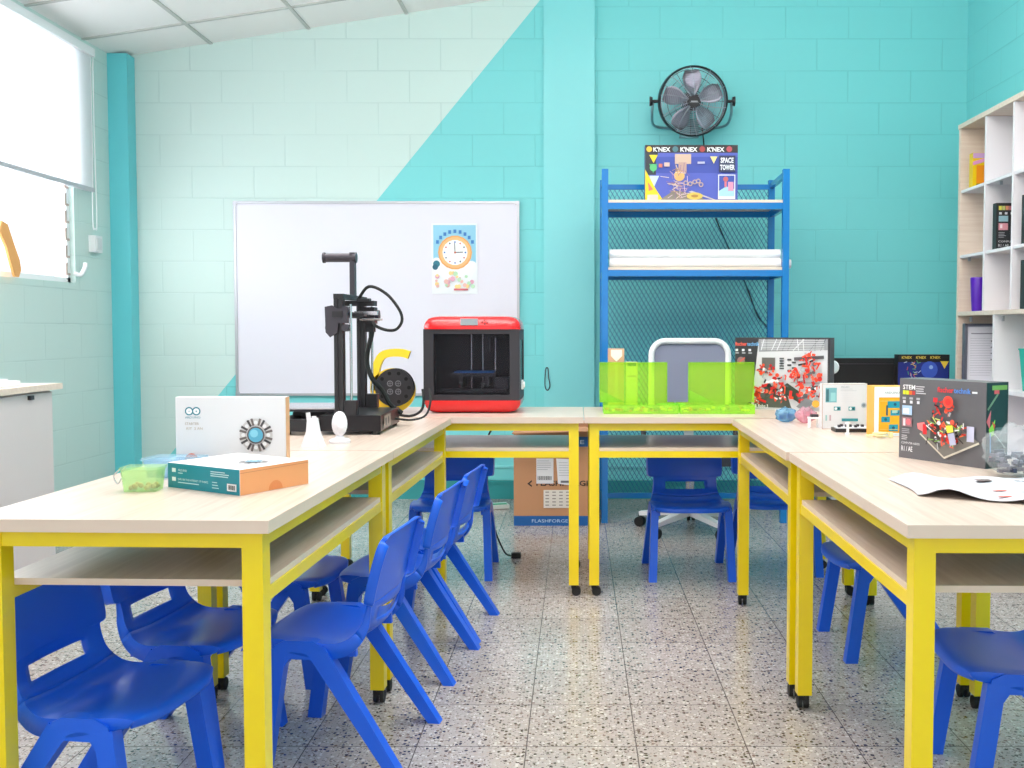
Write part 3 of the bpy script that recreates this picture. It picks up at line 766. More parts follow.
b.prism([(-.040, .345), (-.025, .328), (.0, .345), (.005, .42), (-.018, .435), (-.042, .430)], (0, -.178, 0), (1, 0, 0), (0, 0, 1), .006)
for x, z in ((-.03, .42), (.025, .42), (.025, .36), (-.03, .36)): b.cyl((x, -.182, z), (x, -.148, z), .0125, n=14)
b.span((-.042, -.165, .385), (-.03, -.12, .425)); b.box((.012, -.17, .40), (.04, .03, .05)); b.build('gantry_wheels', M_DARK, T, bevel=.001)
b = MB().span((.025, .10, .375), (.065, .16, .435)).span((.03, .11, .345), (.06, .15, .375)).cyl((.045, .13, .32), (.045, .13, .35), .007, n=10)
b.cyl((.066, .13, .405), (.078, .13, .405), .02, n=16); b.span((-.03, -.02, .437), (.09, .03, .455)); b.span((.035, -.05, .452), (.08, -.02, .462)).span((.02, -.10, .40), (.07, -.05, .41))
b.build('hot_end', M_BLACK, T, bevel=.002)
b = MB().span((.02, -.02, .405), (.10, .0, .418)).cyl((.03, .02, .39), (.11, .02, .39), .004, n=8); b.build('end_stop_plate', M_STEEL, T)
b = MB().tube([(.03, .0, .46), (.07, -.01, .505), (.13, -.01, .48), (.175, -.01, .425), (.185, -.01, .385), (.165, -.01, .355), (.13, .0, .352), (.09, .02, .365), (.07, .06, .38)], .0055, 8).build('ribbon_cable', M_RUB, T, smooth=True)
b = MB().tube([(.055, .12, .37), (.05, .12, .33), (.035, .12, .27), (.035, .12, .22), (.055, .12, .17), (.085, .14, .13), (.11, .15, .08), (.15, .17, .045)], .009, 8).build('cable_sleeve', M_RUB, T, smooth=True)
b = MB().tube([(.09, .19, .045), (.17, .21, .03), (.215, .21, .05), (.225, .21, .09), (.22, .22, .13)], .005, 8).tube([(.14, .10, .03), (.19, .16, .02), (.235, .2, .035), (.25, .22, .09), (.24, .25, .13)], .004, 8).build('power_cable', M_RUB, T, smooth=True)
p = Print((.142, -.17, .0), (0, 1, 0), (0, 0, 1)); p.rect(.04, .018, .12, .042, (150, 140, 132)); p.rect(.06, .026, .03, .025, (60, 60, 64)); p.disc(.12, .04, .014, (50, 50, 50)); p.build('side_panel', T)
# ------------------------------------------------------------------ yellow stand and spool
T = thing('yellow_figure_six', 'large yellow plastic numeral six standing behind the black spool', 'numeral', (-.782, 4.20, .735))
m = MB()
ringc = (.005, .085)
def band(pts_o, pts_i):
    n = len(pts_o)
    V = []
    for yv in (0, .03):
        V += [(a, yv, b) for a, b in pts_o]+[(a, yv, b) for a, b in pts_i]
    F = []
    k2 = 2*n
    for i in range(n-1):
        F += [(i, i+1, n+i+1, n+i), (k2+i, k2+n+i, k2+n+i+1, k2+i+1), (i, k2+i, k2+i+1, i+1), (n+i, n+i+1, k2+n+i+1, k2+n+i)]
    F += [(0, n, k2+n, k2), (n-1, k2+n-1, k2+2*n-1, 2*n-1)]
    return V, F
cen = [(.07, .238), (.04, .247), (-.01, .247), (-.045, .235), (-.065, .20), (-.076, .15), (-.078, .10)]
for k in range(0, 25):
    a = PI+2*PI*k/24; cen.append((.0+.078*math.cos(a), .088+.078*math.sin(a)))
C2 = catmull(cen, 3)
O, I = [], []
for i, (a, b) in enumerate(C2):
    p0 = C2[max(i-1, 0)]; p1 = C2[min(i+1, len(C2)-1)]; dx, dz = p1[0]-p0[0], p1[1]-p0[1]; L = math.hypot(dx, dz) or 1
    hw = .0165
    O.append((a+dz/L*hw, b-dx/L*hw)); I.append((a-dz/L*hw, b+dx/L*hw))
V, F = band(O, I); m._new(V, F)
zmin = min(v.co.z for v in m.bm.verts)
for v in m.bm.verts: v.co.z = (v.co.z-zmin)
m.build('numeral_body', mat('yellow_plastic', (244, 204, 40), .35), T, bevel=.0)
T = thing('filament_spool', 'round black filament spool with holes leaning on the yellow numeral', 'spool', (-.765, 4.155, .765))
def disc_holes(y0, y1):
    m = MB()
    m.cyl((0, y0, .08), (0, y1, .08), .080, n=40); return m
m = disc_holes(-.012, -.009); m.build('flange', M_BLACK, T, smooth=True)
m = disc_holes(.030, .033); m.build('flange', M_BLACK, T, smooth=True)
MB().cyl((0, -.009, .08), (0, .03, .08), .055, n=32).build('filament', mat('black_filament', (30, 30, 34), .35), T, smooth=True)
m = MB()
for k in range(10):
    a = 2*PI*k/10; m.cyl((.062*math.cos(a), -.0128, .08+.062*math.sin(a)), (.062*math.cos(a), -.0121, .08+.062*math.sin(a)), .008, n=10)
m.build('rim_hole', mat('hole_dark', (8, 8, 10), .9), T)
m = MB()
for k in range(4):
    a = PI/4+k*PI/2; cx, cz = .024*math.cos(a), .08+.024*math.sin(a)
    m.tube([(cx+.011*math.cos(2*PI*q/12), -.0128, cz+.011*math.sin(2*PI*q/12)) for q in range(12)], .002, 5, True, False)
    m.bar((cx-.008, -.0128, cz), (cx+.008, -.0128, cz), .002, .002); m.bar((cx, -.0128, cz-.008), (cx, -.0128, cz+.008), .002, .002)
m.build('hub_pattern', mat('hub_grey', (100, 98, 104), .4), T)
# white printed figures
T = MB(); 
T._new([(-.03, -.022, 0), (.036, -.022, 0), (.036, .022, 0), (-.03, .022, 0), (-.015, -.015, .045), (.022, -.015, .045), (.022, .015, .045), (-.015, .015, .045), (-.012, -.011, .085), (.016, -.011, .088), (.016, .011, .088), (-.012, .011, .085)],
       [(3, 2, 1, 0), (0, 1, 5, 4), (1, 2, 6, 5), (2, 3, 7, 6), (3, 0, 4, 7), (4, 5, 9, 8), (5, 6, 10, 9), (6, 7, 11, 10), (7, 4, 8, 11), (8, 9, 10, 11)])
T.bar((-.009, 0, .08), (-.012, 0, .104), .006, .012).bar((.006, 0, .085), (.006, 0, .093), .012, .012)
o = T.build('printed_figure', mat('white_pla', (226, 224, 230), .5), bevel=.002, smooth=True); o.location = (-.80, 2.985, .734)
tag(o, 'small white printed tower figure with flared base in front of the black printer', 'figure', 'white printed figures')
m = MB().lathe([(.032, 0), (.033, .008), (.026, .014), (.014, .017), (.010, .024)], n=20)
m.ball((0, 0, .060), .036, (.68, .62, 1.1), 16)
m.ball((.006, -.012, .05), .014, (1, 1, 1), 10)
o = m.build('printed_figure', MATS['white_pla'], smooth=True); o.location = (-.742, 3.09, .734)
tag(o, 'small white printed bust with rounded head on a disc base', 'figure', 'white printed figures')
# ------------------------------------------------------------------ electronics kit boxes (left table)
TEALB = (14, 124, 144)
T = carton('kit_box', 'white electronics kit box standing upright on the left table', (-.861, 2.475, .734), 0, .273, .034, .187, mat('white_box_card', (228, 226, 230), .5))
W, D = .273, .034
p = front(T, W, D)
for x in (.034, .052):
    p.disc(x, .152, .0105, TEALB); p.disc(x, .152, .0075, (244, 243, 246))
p.rect(.032, .1515, .005, .0012, TEALB); p.rect(.0495, .1515, .005, .0012, TEALB); p.rect(.0514, .149, .0012, .005, TEALB)
p.text('ARDUINO', .024, .134, .005, TEALB, .038)
p.text('STARTER', .024, .118, .006, (170, 150, 130), .034); p.text('KIT  2 AN', .027, .106, .006, (190, 170, 150), .04)
gx, gy = .200, .093
p.disc(gx, gy, .041, (205, 200, 200), n=28)
for k in range(24):
    a = 2*PI*k/24
    if k % 3: 
        p.line(gx+.024*math.cos(a), gy+.024*math.sin(a), gx+.042*math.cos(a), gy+.042*math.sin(a), .0055, [(70, 66, 70), (110, 100, 98)][k % 2])
for k in range(8):
    a = 2*PI*(k*3)/24; p.disc(gx+.031*math.cos(a), gy+.031*math.sin(a), .005, (236, 234, 236), n=10)
p.disc(gx, gy, .0215, (90, 84, 86), n=24); p.disc(gx, gy, .018, (84, 168, 200), n=20); p.disc(gx-.004, gy+.004, .010, (130, 200, 222), n=12)
p.disc(.040, .030, .0175, (224, 96, 60), n=20); p.rect(.02, .008, .04, .0135, (244, 243, 246))
p.poly([(.034, .021), (.034, .030), (.037, .036), (.040, .026), (.043, .036), (.046, .030), (.046, .021)], (250, 200, 180))
p.build('printed_front', T)
p = Print((W/2, -D/2, 0), (0, 1, 0), (0, 0, 1)); p.rect(.001, .001, D-.002, .185, (224, 170, 130)); p.build('cardboard_side', T)
# lying box
ux, uy = (-.719+.922), (2.103-2.224)
ang = math.atan2(uy, ux); Lb = .236; Wb = .196
T = thing('kit_box', 'teal and white electronics kit box lying flat on the left table', 'box', (-.719, 2.103, .734), ang)
MB().span((-Lb, 0, 0), (0, Wb, .056)).build('carton', MATS['white_box_card'], T, bevel=.0015)
p = Print((-Lb, 0, 0), (1, 0, 0), (0, 0, 1)); p.rect(.0005, .0005, Lb-.001, .055, (8, 132, 150))
for y in (.036, .016): p.rect(.015, y, .013, .009, (230, 240, 244))
p.text('ARDUINO', .036, .039, .005, (225, 240, 244), .03); p.rect(.036, .034, .016, .002, (190, 225, 230))
p.text('EXPLORE THE INTERNET OF THINGS', .036, .019, .0045, (210, 235, 240), .10); p.rect(.036, .013, .07, .002, (190, 225, 230))
p.lines(.145, .045, .07, 3, .0045, .002, (190, 225, 230)); p.lines(.15, .022, .025, 3, .006, .002, (170, 215, 220))
p.rect(.198, .008, .030, .016, (236, 238, 240))
for k in range(9): p.rect(.202+k*.0026, .011, .0012+.0008*(k % 2), .010, (60, 60, 64))
p.build('printed_spine', T)
p = Print((0, 0, 0), (0, 1, 0), (0, 0, 1)); p.rect(.0005, .0005, Wb-.001, .055, (232, 158, 106))
p.poly([(.098+.020*math.cos(R(a)), .0015+.020*math.sin(R(a))) for a in range(0, 181, 15)], (222, 132, 76)); p.line(.0, .048, .196, .050, .0012, (196, 126, 84)); p.build('cardboard_end', T)
p = Print((-Lb, 0, .056), (1, 0, 0), (0, 1, 0))
gx, gy = .165, .10
for k in range(24):
    a = 2*PI*k/24
    if k % 3: p.line(gx+.02*math.cos(a), gy+.02*math.sin(a), gx+.036*math.cos(a), gy+.036*math.sin(a), .005, (96, 92, 96))
p.disc(gx, gy, .018, (120, 160, 180)); p.rect(.06, .15, .05, .008, (200, 200, 206)); p.build('printed_lid', T)
# little tubs
def tub(name, label, loc, w, d, h, m, m2, rz=0, group=None):
    T = thing(name, label, 'container', loc, rz, group)
    k = .86
    B = MB(); o_ = [(-w*k/2, -d*k/2, 0), (w*k/2, -d*k/2, 0), (w*k/2, d*k/2, 0), (-w*k/2, d*k/2, 0), (-w/2, -d/2, h), (w/2, -d/2, h), (w/2, d/2, h), (-w/2, d/2, h)]
    B._new(o_, [(3, 2, 1, 0), (0, 1, 5, 4), (1, 2, 6, 5), (2, 3, 7, 6), (3, 0, 4, 7)])
    B.build('tub', m, T, solid=.002)
    return T
mg = clear_mat('pale_green_plastic', (238, 252, 226), .2, .2)
T = tub('small_tub', 'small pale green clear tub with a wire clip on the left table', (-.956, 2.175, .7345), .078, .055, .048, mg, None, .05, 'small plastic tubs on the left table')
MB().box((0, 0, .051), (.083, .059, .006)).build('lid', mg, T, bevel=.001)
MB().tube([(-.042, -.02, .05), (-.056, -.02, .035), (-.048, -.02, .018), (-.04, -.02, .03)], .0016, 6).tube([(-.046, .02, .05), (-.056, .02, .035), (-.048, .02, .018)], .0016, 6).build('wire_clip', M_STEEL, T)
b = MB()
for k in range(14): b.ball((random.uniform(-.028, .03), random.uniform(-.02, .02), .008+random.uniform(0, .006)), .006, n=8)
b.build('loose_parts', mat('tan_bits', (214, 160, 110), .6), T)['kind'] = 'stuff'
mbl = clear_mat('pale_blue_plastic', (226, 244, 254), .22, .2)
T = tub('small_tub', 'pale blue clear tub behind the green one, left of the teal kit box', (-.972, 2.385, .7345), .12, .075, .042, mbl, None, -.1, 'small plastic tubs on the left table')
MB().box((0, 0, .045), (.125, .09, .005)).build('lid', mbl, T, bevel=.001)
# ------------------------------------------------------------------ cabinet left
T = thing('low_cabinet', 'white low cabinet with pale wood top along the left wall', 'cabinet', (0, 0, 0))
MB().span((XL+.012, 2.7, .0), (-2.33, 4.375, .822)).build('body', mat('cabinet_white', (214, 206, 206), .45), T, bevel=.002)
MB().span((XL+.005, 2.66, .824), (-2.29, 4.41, .850)).build('counter_top', M_EDGE, T, bevel=.002)
for y0, y1 in ((2.72, 3.26), (3.27, 3.81), (3.82, 4.36)):
    d = MB().span((-2.328, y0, .06), (-2.312, y1, .815)).build('door', MATS['cabinet_white'], T, bevel=.0015)
MB().box((-2.306, 4.18, .800), (.014, .03, .018)).build('latch', M_BLACK, T)
o = MB().span((-2.62, 4.05, .851), (-2.36, 4.20, .872)).span((-2.60, 4.07, .872), (-2.40, 4.18, .88)).build('white_tray', M_WHITE, bevel=.004); tag(o, 'small white object on the cabinet top at the left picture edge', 'tray')
# ------------------------------------------------------------------ green trays
mgr = clear_mat('lime_acrylic', (222, 252, 118), .25, .08)
for (x0, x1, lx0, lx1, lb) in ((.112, .425, .098, .395, 'open lime green clear sorting tray, the left one, below the tall brown carton'), (.432, .745, .488, .776, 'open lime green clear sorting tray, the right one, beside the robot kit box')):
    T = thing('sorting_tray', lb, 'tray', ((x0+x1)/2, 4.24, .7345), 0, 'lime green trays with lids up')
    w = x1-x0; b = MB()
    b.span((-w/2, -.1, 0), (w/2, .1, .002)); b.span((-w/2, -.1, .002), (w/2, -.098, .036)); b.span((-w/2, .098, .002), (w/2, .1, .036)); b.span((-w/2, -.098, .002), (-w/2+.002, .098, .036)); b.span((w/2-.002, -.098, .002), (w/2, .098, .036))
    b.build('tray_body', mgr, T)
    b = MB()
    for k in range(1, 4): b.span((-w/2+w*k/4-.001, -.097, .002), (-w/2+w*k/4+.001, .097, .032))
    b.span((-w/2+.003, -.001, .002), (w/2-.003, .001, .032)); b.build('divider', mgr, T)
    cx = (x0+x1)/2
    m = MB().bar((lx0-cx, .112, .040), (lx0-cx, .112+.0001, .2105), .002, .002)
    m.bm.free(); m = MB()
    m.span((lx0-cx, .108, .034), (lx1-cx, .110, .210)); m.span((lx0-cx, .096, .034), (lx0-cx+.002, .108, .210)); m.span((lx1-cx-.002, .096, .034), (lx1-cx, .108, .210)); m.span((lx0-cx+.002, .096, .208), (lx1-cx-.002, .108, .210))
    m.build('lid', mgr, T)
    g_ = MB(); g_.prism([(lx0-cx+.004, .034), (lx0-cx+.115, .034), (lx0-cx+.004, .088)], (0, .106, 0), (1, 0, 0), (0, 0, 1), .006); g_.build('refraction_wedge', mgr, T)  # lime wedge added to imitate a bright triangle of refracted light
    for c, nm in (((220, 80, 30), 'orange_bits'), ((30, 70, 30), 'dark_bits'), ((240, 220, 40), 'yellow_bits'), ((60, 140, 60), 'green_bits')):
        b = MB()
        for q in range(13):
            xx = random.uniform(-w/2+.015, w/2-.015); b.box((xx, random.uniform(-.085, .085), .010+random.uniform(0, .012)), (random.uniform(.008, .022), .012, .008), random.uniform(0, 3))
        o = b.build('loose_bricks', mat(nm, c, .4), T); o['kind'] = 'stuff'
T = carton('tall_carton', 'tall narrow brown carton behind the left lime tray', (.176, 4.475, .734), 0, .072, .06, .268, mat('pinkish_card', (214, 164, 136), .6))
p = front(T, .072, .06); p.rect(.012, .235, .05, .028, (246, 236, 222)); p.poly([(.012, .235), (.062, .235), (.037, .21)], (246, 236, 222)); p.rect(.03, .02, .014, .18, (226, 184, 156)); p.build('printed_front', T)
T = carton('slim_carton', 'slim cream carton beside the taller brown one', (.246, 4.475, .734), 0, .052, .05, .208, mat('cream_card', (232, 220, 186), .6))
p = front(T, .052, .05); p.rect(.006, .19, .04, .014, (50, 110, 110)); p.rect(.006, .14, .04, .008, (200, 180, 140)); p.build('printed_front', T)
o = tag(MB().box((.425, 4.445, .745), (.12, .08, .018)).build('notebook', mat('cyan_cover', (60, 180, 210), .5), bevel=.001), 'cyan notebook lying between the two lime trays', 'notebook')
# ------------------------------------------------------------------ robot kit boxes
REDS = [(216, 40, 36), (232, 70, 40), (190, 24, 30), (236, 96, 70)]; GRYS = [(40, 40, 44), (90, 92, 96), (170, 172, 176), (230, 230, 234)]
def robot(p, cx, cy, s, n=26):
    for k in range(n):
        a = random.uniform(0, 2*PI); r_ = random.uniform(0, 1)**.7*s; x, y = cx+r_*math.cos(a), cy+r_*math.sin(a)*.8
        c = random.choice(REDS+REDS+GRYS)
        if random.random() < .25: p.disc(x, y, s*random.uniform(.10, .22), c, n=10)
        else:
            d = random.uniform(-.5, .6)+random.choice([0, PI/2]); l = s*random.uniform(.12, .35); p.line(x-l*math.cos(d), y-l*math.sin(d), x+l*math.cos(d), y+l*math.sin(d), s*random.uniform(.10, .24), c)
W, D, H = .425, .075, .318
T = carton('robot_kit_box', 'large robot kit box with red robots in a bright hall, behind the blue bag', (.915, 4.385, .734), math.atan2(-.2, .375), W, D, H, mat('dark_grey_card', (56, 56, 62), .4), group='construction kit boxes')
p = front(T, W, D)
p.rect(.0, 0, W, H, (52, 50, 54)); p.poly([(.075, .0), (.415, .0), (.415, .312), (.11, .312)], (206, 206, 210)); p.poly([(.11, .255), (.415, .265), (.415, .312), (.11, .312)], (150, 150, 154))
for k in range(12):
    x = .12+k*.024; p.line(x, .262, x+random.uniform(-.03, .05), .312, .003, random.choice([(236, 236, 240), (100, 100, 104), (230, 230, 230)]))
for k in range(6): p.line(.12, .268+k*.007, .40, .266+k*.008, .002, (226, 226, 230))
p.poly([(.10, .01), (.26, .01), (.24, .07), (.16, .11), (.10, .09)], (80, 84, 76)); p.poly([(.2, .09), (.3, .03), (.3, .08), (.24, .12)], (60, 70, 56))
p.rect(.125, .175, .06, .055, (100, 98, 94)); p.rect(.255, .12, .16, .005, (170, 170, 174))
for k in range(5): p.rect(.205, .18+k*.011, .02, .006, (60, 60, 64)); p.rect(.24+.02*(k % 2), .17+k*.012, .018, .008, (70, 70, 76))
p.line(.27, .225, .40, .235, .014, (84, 80, 84))
for cx, cy, s in ((.145, .175, .03), (.125, .085, .045), (.20, .115, .04), (.335, .16, .05), (.345, .22, .035), (.31, .075, .045), (.28, .16, .025), (.11, .04, .02), (.22, .06, .025), (.37, .09, .03)): robot(p, cx, cy, s*1.25, 26)
p.poly([(.29, .02), (.33, .06), (.37, .045), (.33, .0)], (120, 122, 126)); p.disc(.375, .035, .016, (246, 170, 60))
p.text('fischer', .012, .282, .017, (235, 90, 70), .055, .02); p.text('technik', .068, .282, .017, (110, 170, 220), .055, .02)
for k in range(3): p.rect(.014+k*.03, .258, .012, .010, (225, 225, 230)); p.rect(.014+k*.03, .247, .016, .006, (170, 170, 176))
p.disc(.04, .215, .018, (150, 110, 110)); p.line(.022, .2, .058, .23, .006, (210, 90, 80)); p.text('TX & Robo 3', .08, .012, .014, (245, 245, 245), .085, .01)
p.build('printed_front', T)
p = Print((-W/2, D/2, H), (1, 0, 0), (0, -1, 0)) 
p.bm.free()
# dark kit box in front on right
fx0, fy0, fx1, fy1 = .896, 2.749, 1.038, 2.510
W = math.hypot(fx1-fx0, fy1-fy0); D = .087; H = .220
an = math.atan2(fy1-fy0, fx1-fx0)
cx, cy = (fx0+fx1)/2-math.sin(an)*D/2, (fy0+fy1)/2+math.cos(an)*D/2
T = carton('robot_kit_box', 'dark grey robot kit box standing on the near right table beside the open leaflet', (cx, cy, .734), an, W, D, H, mat('slate_card', (96, 94, 98), .4), group='construction kit boxes')
p = front(T, W, D)
k_ = W/.278
def X(v): return v*k_
for i, c in enumerate(((240, 240, 240), (240, 240, 240), (240, 240, 240), (240, 240, 240))): pass
p.text('STEM', X(.012), .190, .013, (244, 244, 244), X(.042), .02)
for i, c in enumerate(((214, 220, 40), (214, 220, 40), (232, 110, 40), (200, 60, 60))): p.rect(X(.012+.0108*i), .176, X(.0095), .011, c)
p.lines(X(.057), .198, X(.035), 4, .006, .0028, (200, 200, 204))
p.text('fischer', X(.128), .188, .014, (236, 60, 70), X(.052), .02); p.text('technik', X(.181), .188, .014, (90, 140, 220), X(.052), .02); p.rect(X(.237), .190, X(.016), .005, (230, 230, 234))
for i in range(3): p.rect(X(.012+i*.024), .163, X(.012), .006, (180, 180, 184)); p.rect(X(.014+i*.024), .152, X(.009), .008, (225, 225, 230))
p.rect(X(.012), .120, X(.034), .026, (170, 200, 230)); p.rect(X(.016), .124, X(.02), .014, (236, 240, 246)); p.rect(X(.012), .088, X(.034), .026, (150, 110, 116)); p.disc(X(.034), .101, .009, (220, 110, 120)); p.rect(X(.016), .09, X(.008), .02, (220, 210, 214))
p.lines(X(.012), .080, X(.03), 3, .005, .002, (170, 170, 174)); p.lines(X(.012), .062, X(.026), 3, .005, .0022, (200, 200, 204))
p.text('COMPUTER-AIDED', X(.012), .040, .006, (225, 225, 228), X(.062)); p.text('R1 / AE', X(.012), .020, .014, (236, 236, 240), X(.038), .01)
p.poly([(X(.075), .075), (X(.155), .016), (X(.262), .066), (X(.18), .11)], (122, 118, 112)); p.line(X(.075), .073, X(.155), .015, .004, (206, 200, 184)); p.line(X(.155), .015, X(.262), .064, .005, (214, 206, 190))
p.poly([(X(.065), .10), (X(.09), .105), (X(.095), .075), (X(.068), .085)], (238, 130, 130)); p.poly([(X(.085), .10), (X(.098), .098), (X(.098), .072), (X(.085), .072)], (214, 30, 40))
p.rect(X(.225), .065, X(.022), .04, (200, 202, 226)); p.poly([(X(.11), .06), (X(.14), .04), (X(.145), .11), (X(.11), .12)], (70, 60, 58))
for cx_, cy_, s in ((.125, .14, .022), (.165, .15, .026), (.135, .10, .03), (.17, .09, .035), (.20, .09, .03), (.155, .06, .025), (.185, .06, .02)): robot(p, X(cx_), cy_, s, 14)
p.disc(X(.175), .165, .016, (232, 70, 50)); p.disc(X(.175), .165, .009, (216, 40, 36)); p.rect(X(.128), .162, X(.014), .012, (214, 40, 50))
for k in range(26):
    x, y = random.uniform(.11, .225), random.uniform(.05, .12); l = random.uniform(.004, .012); d = random.uniform(0, PI)
    p.line(X(x-l*math.cos(d)), y-l*math.sin(d), X(x+l*math.cos(d)), y+l*math.sin(d), .003, random.choice([(200, 220, 120), (250, 120, 60), (230, 230, 230), (120, 170, 80), (60, 50, 50)]))
p.poly([(X(.172), .102), (X(.192), .106), (X(.196), .088), (X(.176), .084)], (244, 226, 70)); p.poly([(X(.178), .082), (X(.198), .086), (X(.205), .056), (X(.186), .052)], (180, 182, 210))
p.build('printed_front', T)
# left short side visible from camera is hidden; right end with picture
p = Print((W/2, -D/2, 0), (0, 1, 0), (0, 0, 1)); p.rect(.001, .001, D-.002, H-.002, (24, 40, 44))
p.rect(.03, .19, .02, .02, (226, 80, 90)); p.line(.005, .15, .045, .19, .006, (120, 140, 110)); p.poly([(.0, .12), (.018, .15), (.014, .10)], (232, 110, 120)); p.poly([(.01, .10), (.035, .125), (.03, .085), (.015, .08)], (150, 214, 70)); p.poly([(.022, .12), (.036, .11), (.03, .10)], (232, 90, 50)); p.line(.016, .09, .018, .02, .005, (90, 150, 210)); p.rect(.014, .02, .008, .02, (220, 60, 70)); p.rect(.035, .09, .045, .014, (90, 110, 110)); p.line(.03, .09, .075, .05, .004, (150, 160, 150)); p.rect(.02, .2, .06, .012, (130, 170, 80))
p.build('printed_end', T)
# white and orange small boxes
T = carton('electronics_box', 'small white electronics box with teal pictures on the right far table', (.952, 3.54, .734), 0, .160, .035, .162, MATS['white_box_card'])
W = .16
p = front(T, W, .035); TC = (60, 150, 160)
p.rect(.012, .095, .040, .052, (120, 180, 190)); p.rect(.014, .098, .010, .044, (60, 110, 120)); p.rect(.030, .100, .018, .03, (150, 205, 210)); p.lines(.065, .142, .06, 2, .006, .0015, (200, 200, 206)); p.lines(.065, .125, .06, 5, .007, .001, (220, 220, 226))
for x in (.042, .094): p.rect(x, .066, .024, .014, TC); p.disc(x+.007, .073, .005, (240, 244, 246)); p.disc(x+.017, .073, .004, (20, 80, 90))
p.rect(.012, .03, .006, .02, (160, 200, 200)); p.rect(.026, .03, .006, .02, (200, 170, 180)); p.rect(.070, .028, .058, .010, TC); p.disc(.148, .085, .010, (180, 190, 200)); p.disc(.148, .085, .006, (120, 130, 140)); p.text('ARDUINO', .066, .148, .004, (120, 140, 150), .03)
for a, b, c_, d in ((0, 0, W, .0015), (0, .1605, W, .0015), (0, 0, .0015, .162), (W-.0015, 0, .0015, .162)): p.rect(a, b, c_, d, (190, 140, 110))
p.build('printed_front', T)
T = carton('electronics_box', 'small orange and white electronics box beside the dark grey kit box', (1.06, 3.315, .734), 0, .155, .08, .166, mat('orange_card', (246, 176, 76), .5))
W = .155; p = front(T, W, .08); p.rect(.001, .001, W-.002, .164, (244, 244, 246)); p.rect(.016, .012, .125, .118, (250, 176, 20))
p.text('ARDUINO', .035, .142, .007, (130, 140, 146), .05)
for a, b, w_, h_ in ((.045, .095, .05, .024), (.055, .070, .045, .018), (.025, .048, .028, .018), (.05, .018, .03, .022), (.10, .03, .035, .03)): p.rect(a, b, w_, h_, (30, 150, 176)); p.disc(a+w_/2, b+h_/2, .005, (12, 84, 110), n=10)
p.rect(.040, .070, .006, .034, (60, 90, 100)); p.rect(.06, .078, .018, .010, (170, 210, 200)); p.line(.02, .118, .14, .118, .0015, (246, 214, 120)); p.line(.02, .024, .14, .024, .0015, (246, 214, 120)); p.build('printed_front', T)
# small bits on the right far table
def lump(name, label, loc, sz, m, cat, n=16, seed=1, extra=None):
    random.seed(seed); T = thing(name, label, cat, loc)
    b = MB(); b.ball((0, 0, sz[2]*.48), 1, (sz[0]/2, sz[1]/2, sz[2]/2), n)
    for v in b.bm.verts:
        f = 1+.13*math.sin(v.co.x*190/ (sz[0]*10)+seed)+.10*math.sin(v.co.z*230/(sz[0]*10)+v.co.y*150/(sz[0]*10)+seed*2)
        v.co.x *= f; v.co.y *= f; v.co.z = max(.0006, v.co.z*(f*.5+.5))
    b.build('wrap', m, T, smooth=True); return T
T = lump('bag_of_parts', 'small blue clear bag of parts in front of the big robot box', (.80, 3.79, .7345), (.085, .06, .056), clear_mat('blue_bag_film', (170, 214, 240), .28, .15), 'bag', seed=2)
b = MB()
for k in range(10): b.box((random.uniform(-.025, .025), random.uniform(-.012, .012), .01+random.uniform(0, .022)), (.012, .006, .016), random.uniform(0, 3))
b.build('blue_parts', mat('blue_bits', (60, 120, 180), .4), T)['kind'] = 'stuff'
T = lump('bag_of_parts', 'small pink clear bag of parts right of the blue one', (.865, 3.74, .7345), (.075, .05, .062), clear_mat('pink_bag_film', (246, 210, 222), .28, .15), 'bag', seed=5)
b = MB()
for k in range(8): b.box((random.uniform(-.022, .022), random.uniform(-.01, .01), .01+random.uniform(0, .03)), (.010, .006, .014), random.uniform(0, 3))
b.build('pink_parts', mat('pink_bits', (216, 130, 150), .4), T)['kind'] = 'stuff'
T = thing('printed_bracket', 'tiny white bench shaped plastic piece left of the black circuit tray', 'plastic piece', (.853, 3.565, .7345), .1)
MB().box((0, 0, .036), (.040, .022, .006)).box((-.016, 0, .0165), (.005, .02, .033)).box((.016, 0, .0165), (.005, .02, .033)).build('body', M_WHITE, T, bevel=.001)
MB().box((.002, 0, .044), (.026, .018, .010)).build('dark_block', M_DARK, T, bevel=.001)
T = thing('circuit_tray', 'black tray with a small circuit board before the white box', 'circuit board', (.955, 3.44, .7345), -.03)
MB().box((0, 0, .006), (.125, .07, .012)).build('base', M_BLACK, T, bevel=.002)
MB().box((0, 0, .0135), (.11, .058, .003)).build('board', mat('white_board_pcb', (220, 224, 230), .4), T)
b = MB()
for k in range(7): b.box((-.045+k*.014, random.uniform(-.02, .02), .019), (.009, .012, .009))
b.build('components', M_DARK, T)
o = MB().cyl((0, 0, 0), (0, 0, .004), .011, n=14).cyl((0, 0, .004), (0, 0, .036), .0045, n=12).cyl((0, 0, .036), (0, 0, .042), .008, n=12).build('plastic_peg', M_WHITE, smooth=True); o.location = (.912, 3.33, .7345)
tag(o, 'tiny white plastic peg upright in front of the circuit tray', 'peg')
o = MB().tube([(-.04, 0, .006), (-.01, .03, .006), (.03, .03, .012), (.045, .0, .006), (.02, -.02, .006), (-.02, -.025, .010), (-.04, 0, .006)], .003, 6).tube([(-.02, .0, .014), (.0, .012, .014), (.02, .0, .014), (.0, -.012, .014), (-.02, 0, .014)], .004, 6).box((.0, .0, .009), (.02, .018, .018)).box((.035, -.01, .009), (.012, .012, .018)).build('coiled_wire', mat('cream_wire', (240, 222, 170), .5)); o.location = (.99, 3.24, .7345)
tag(o, 'cream and yellow coiled wire piece in front of the orange box', 'wire')
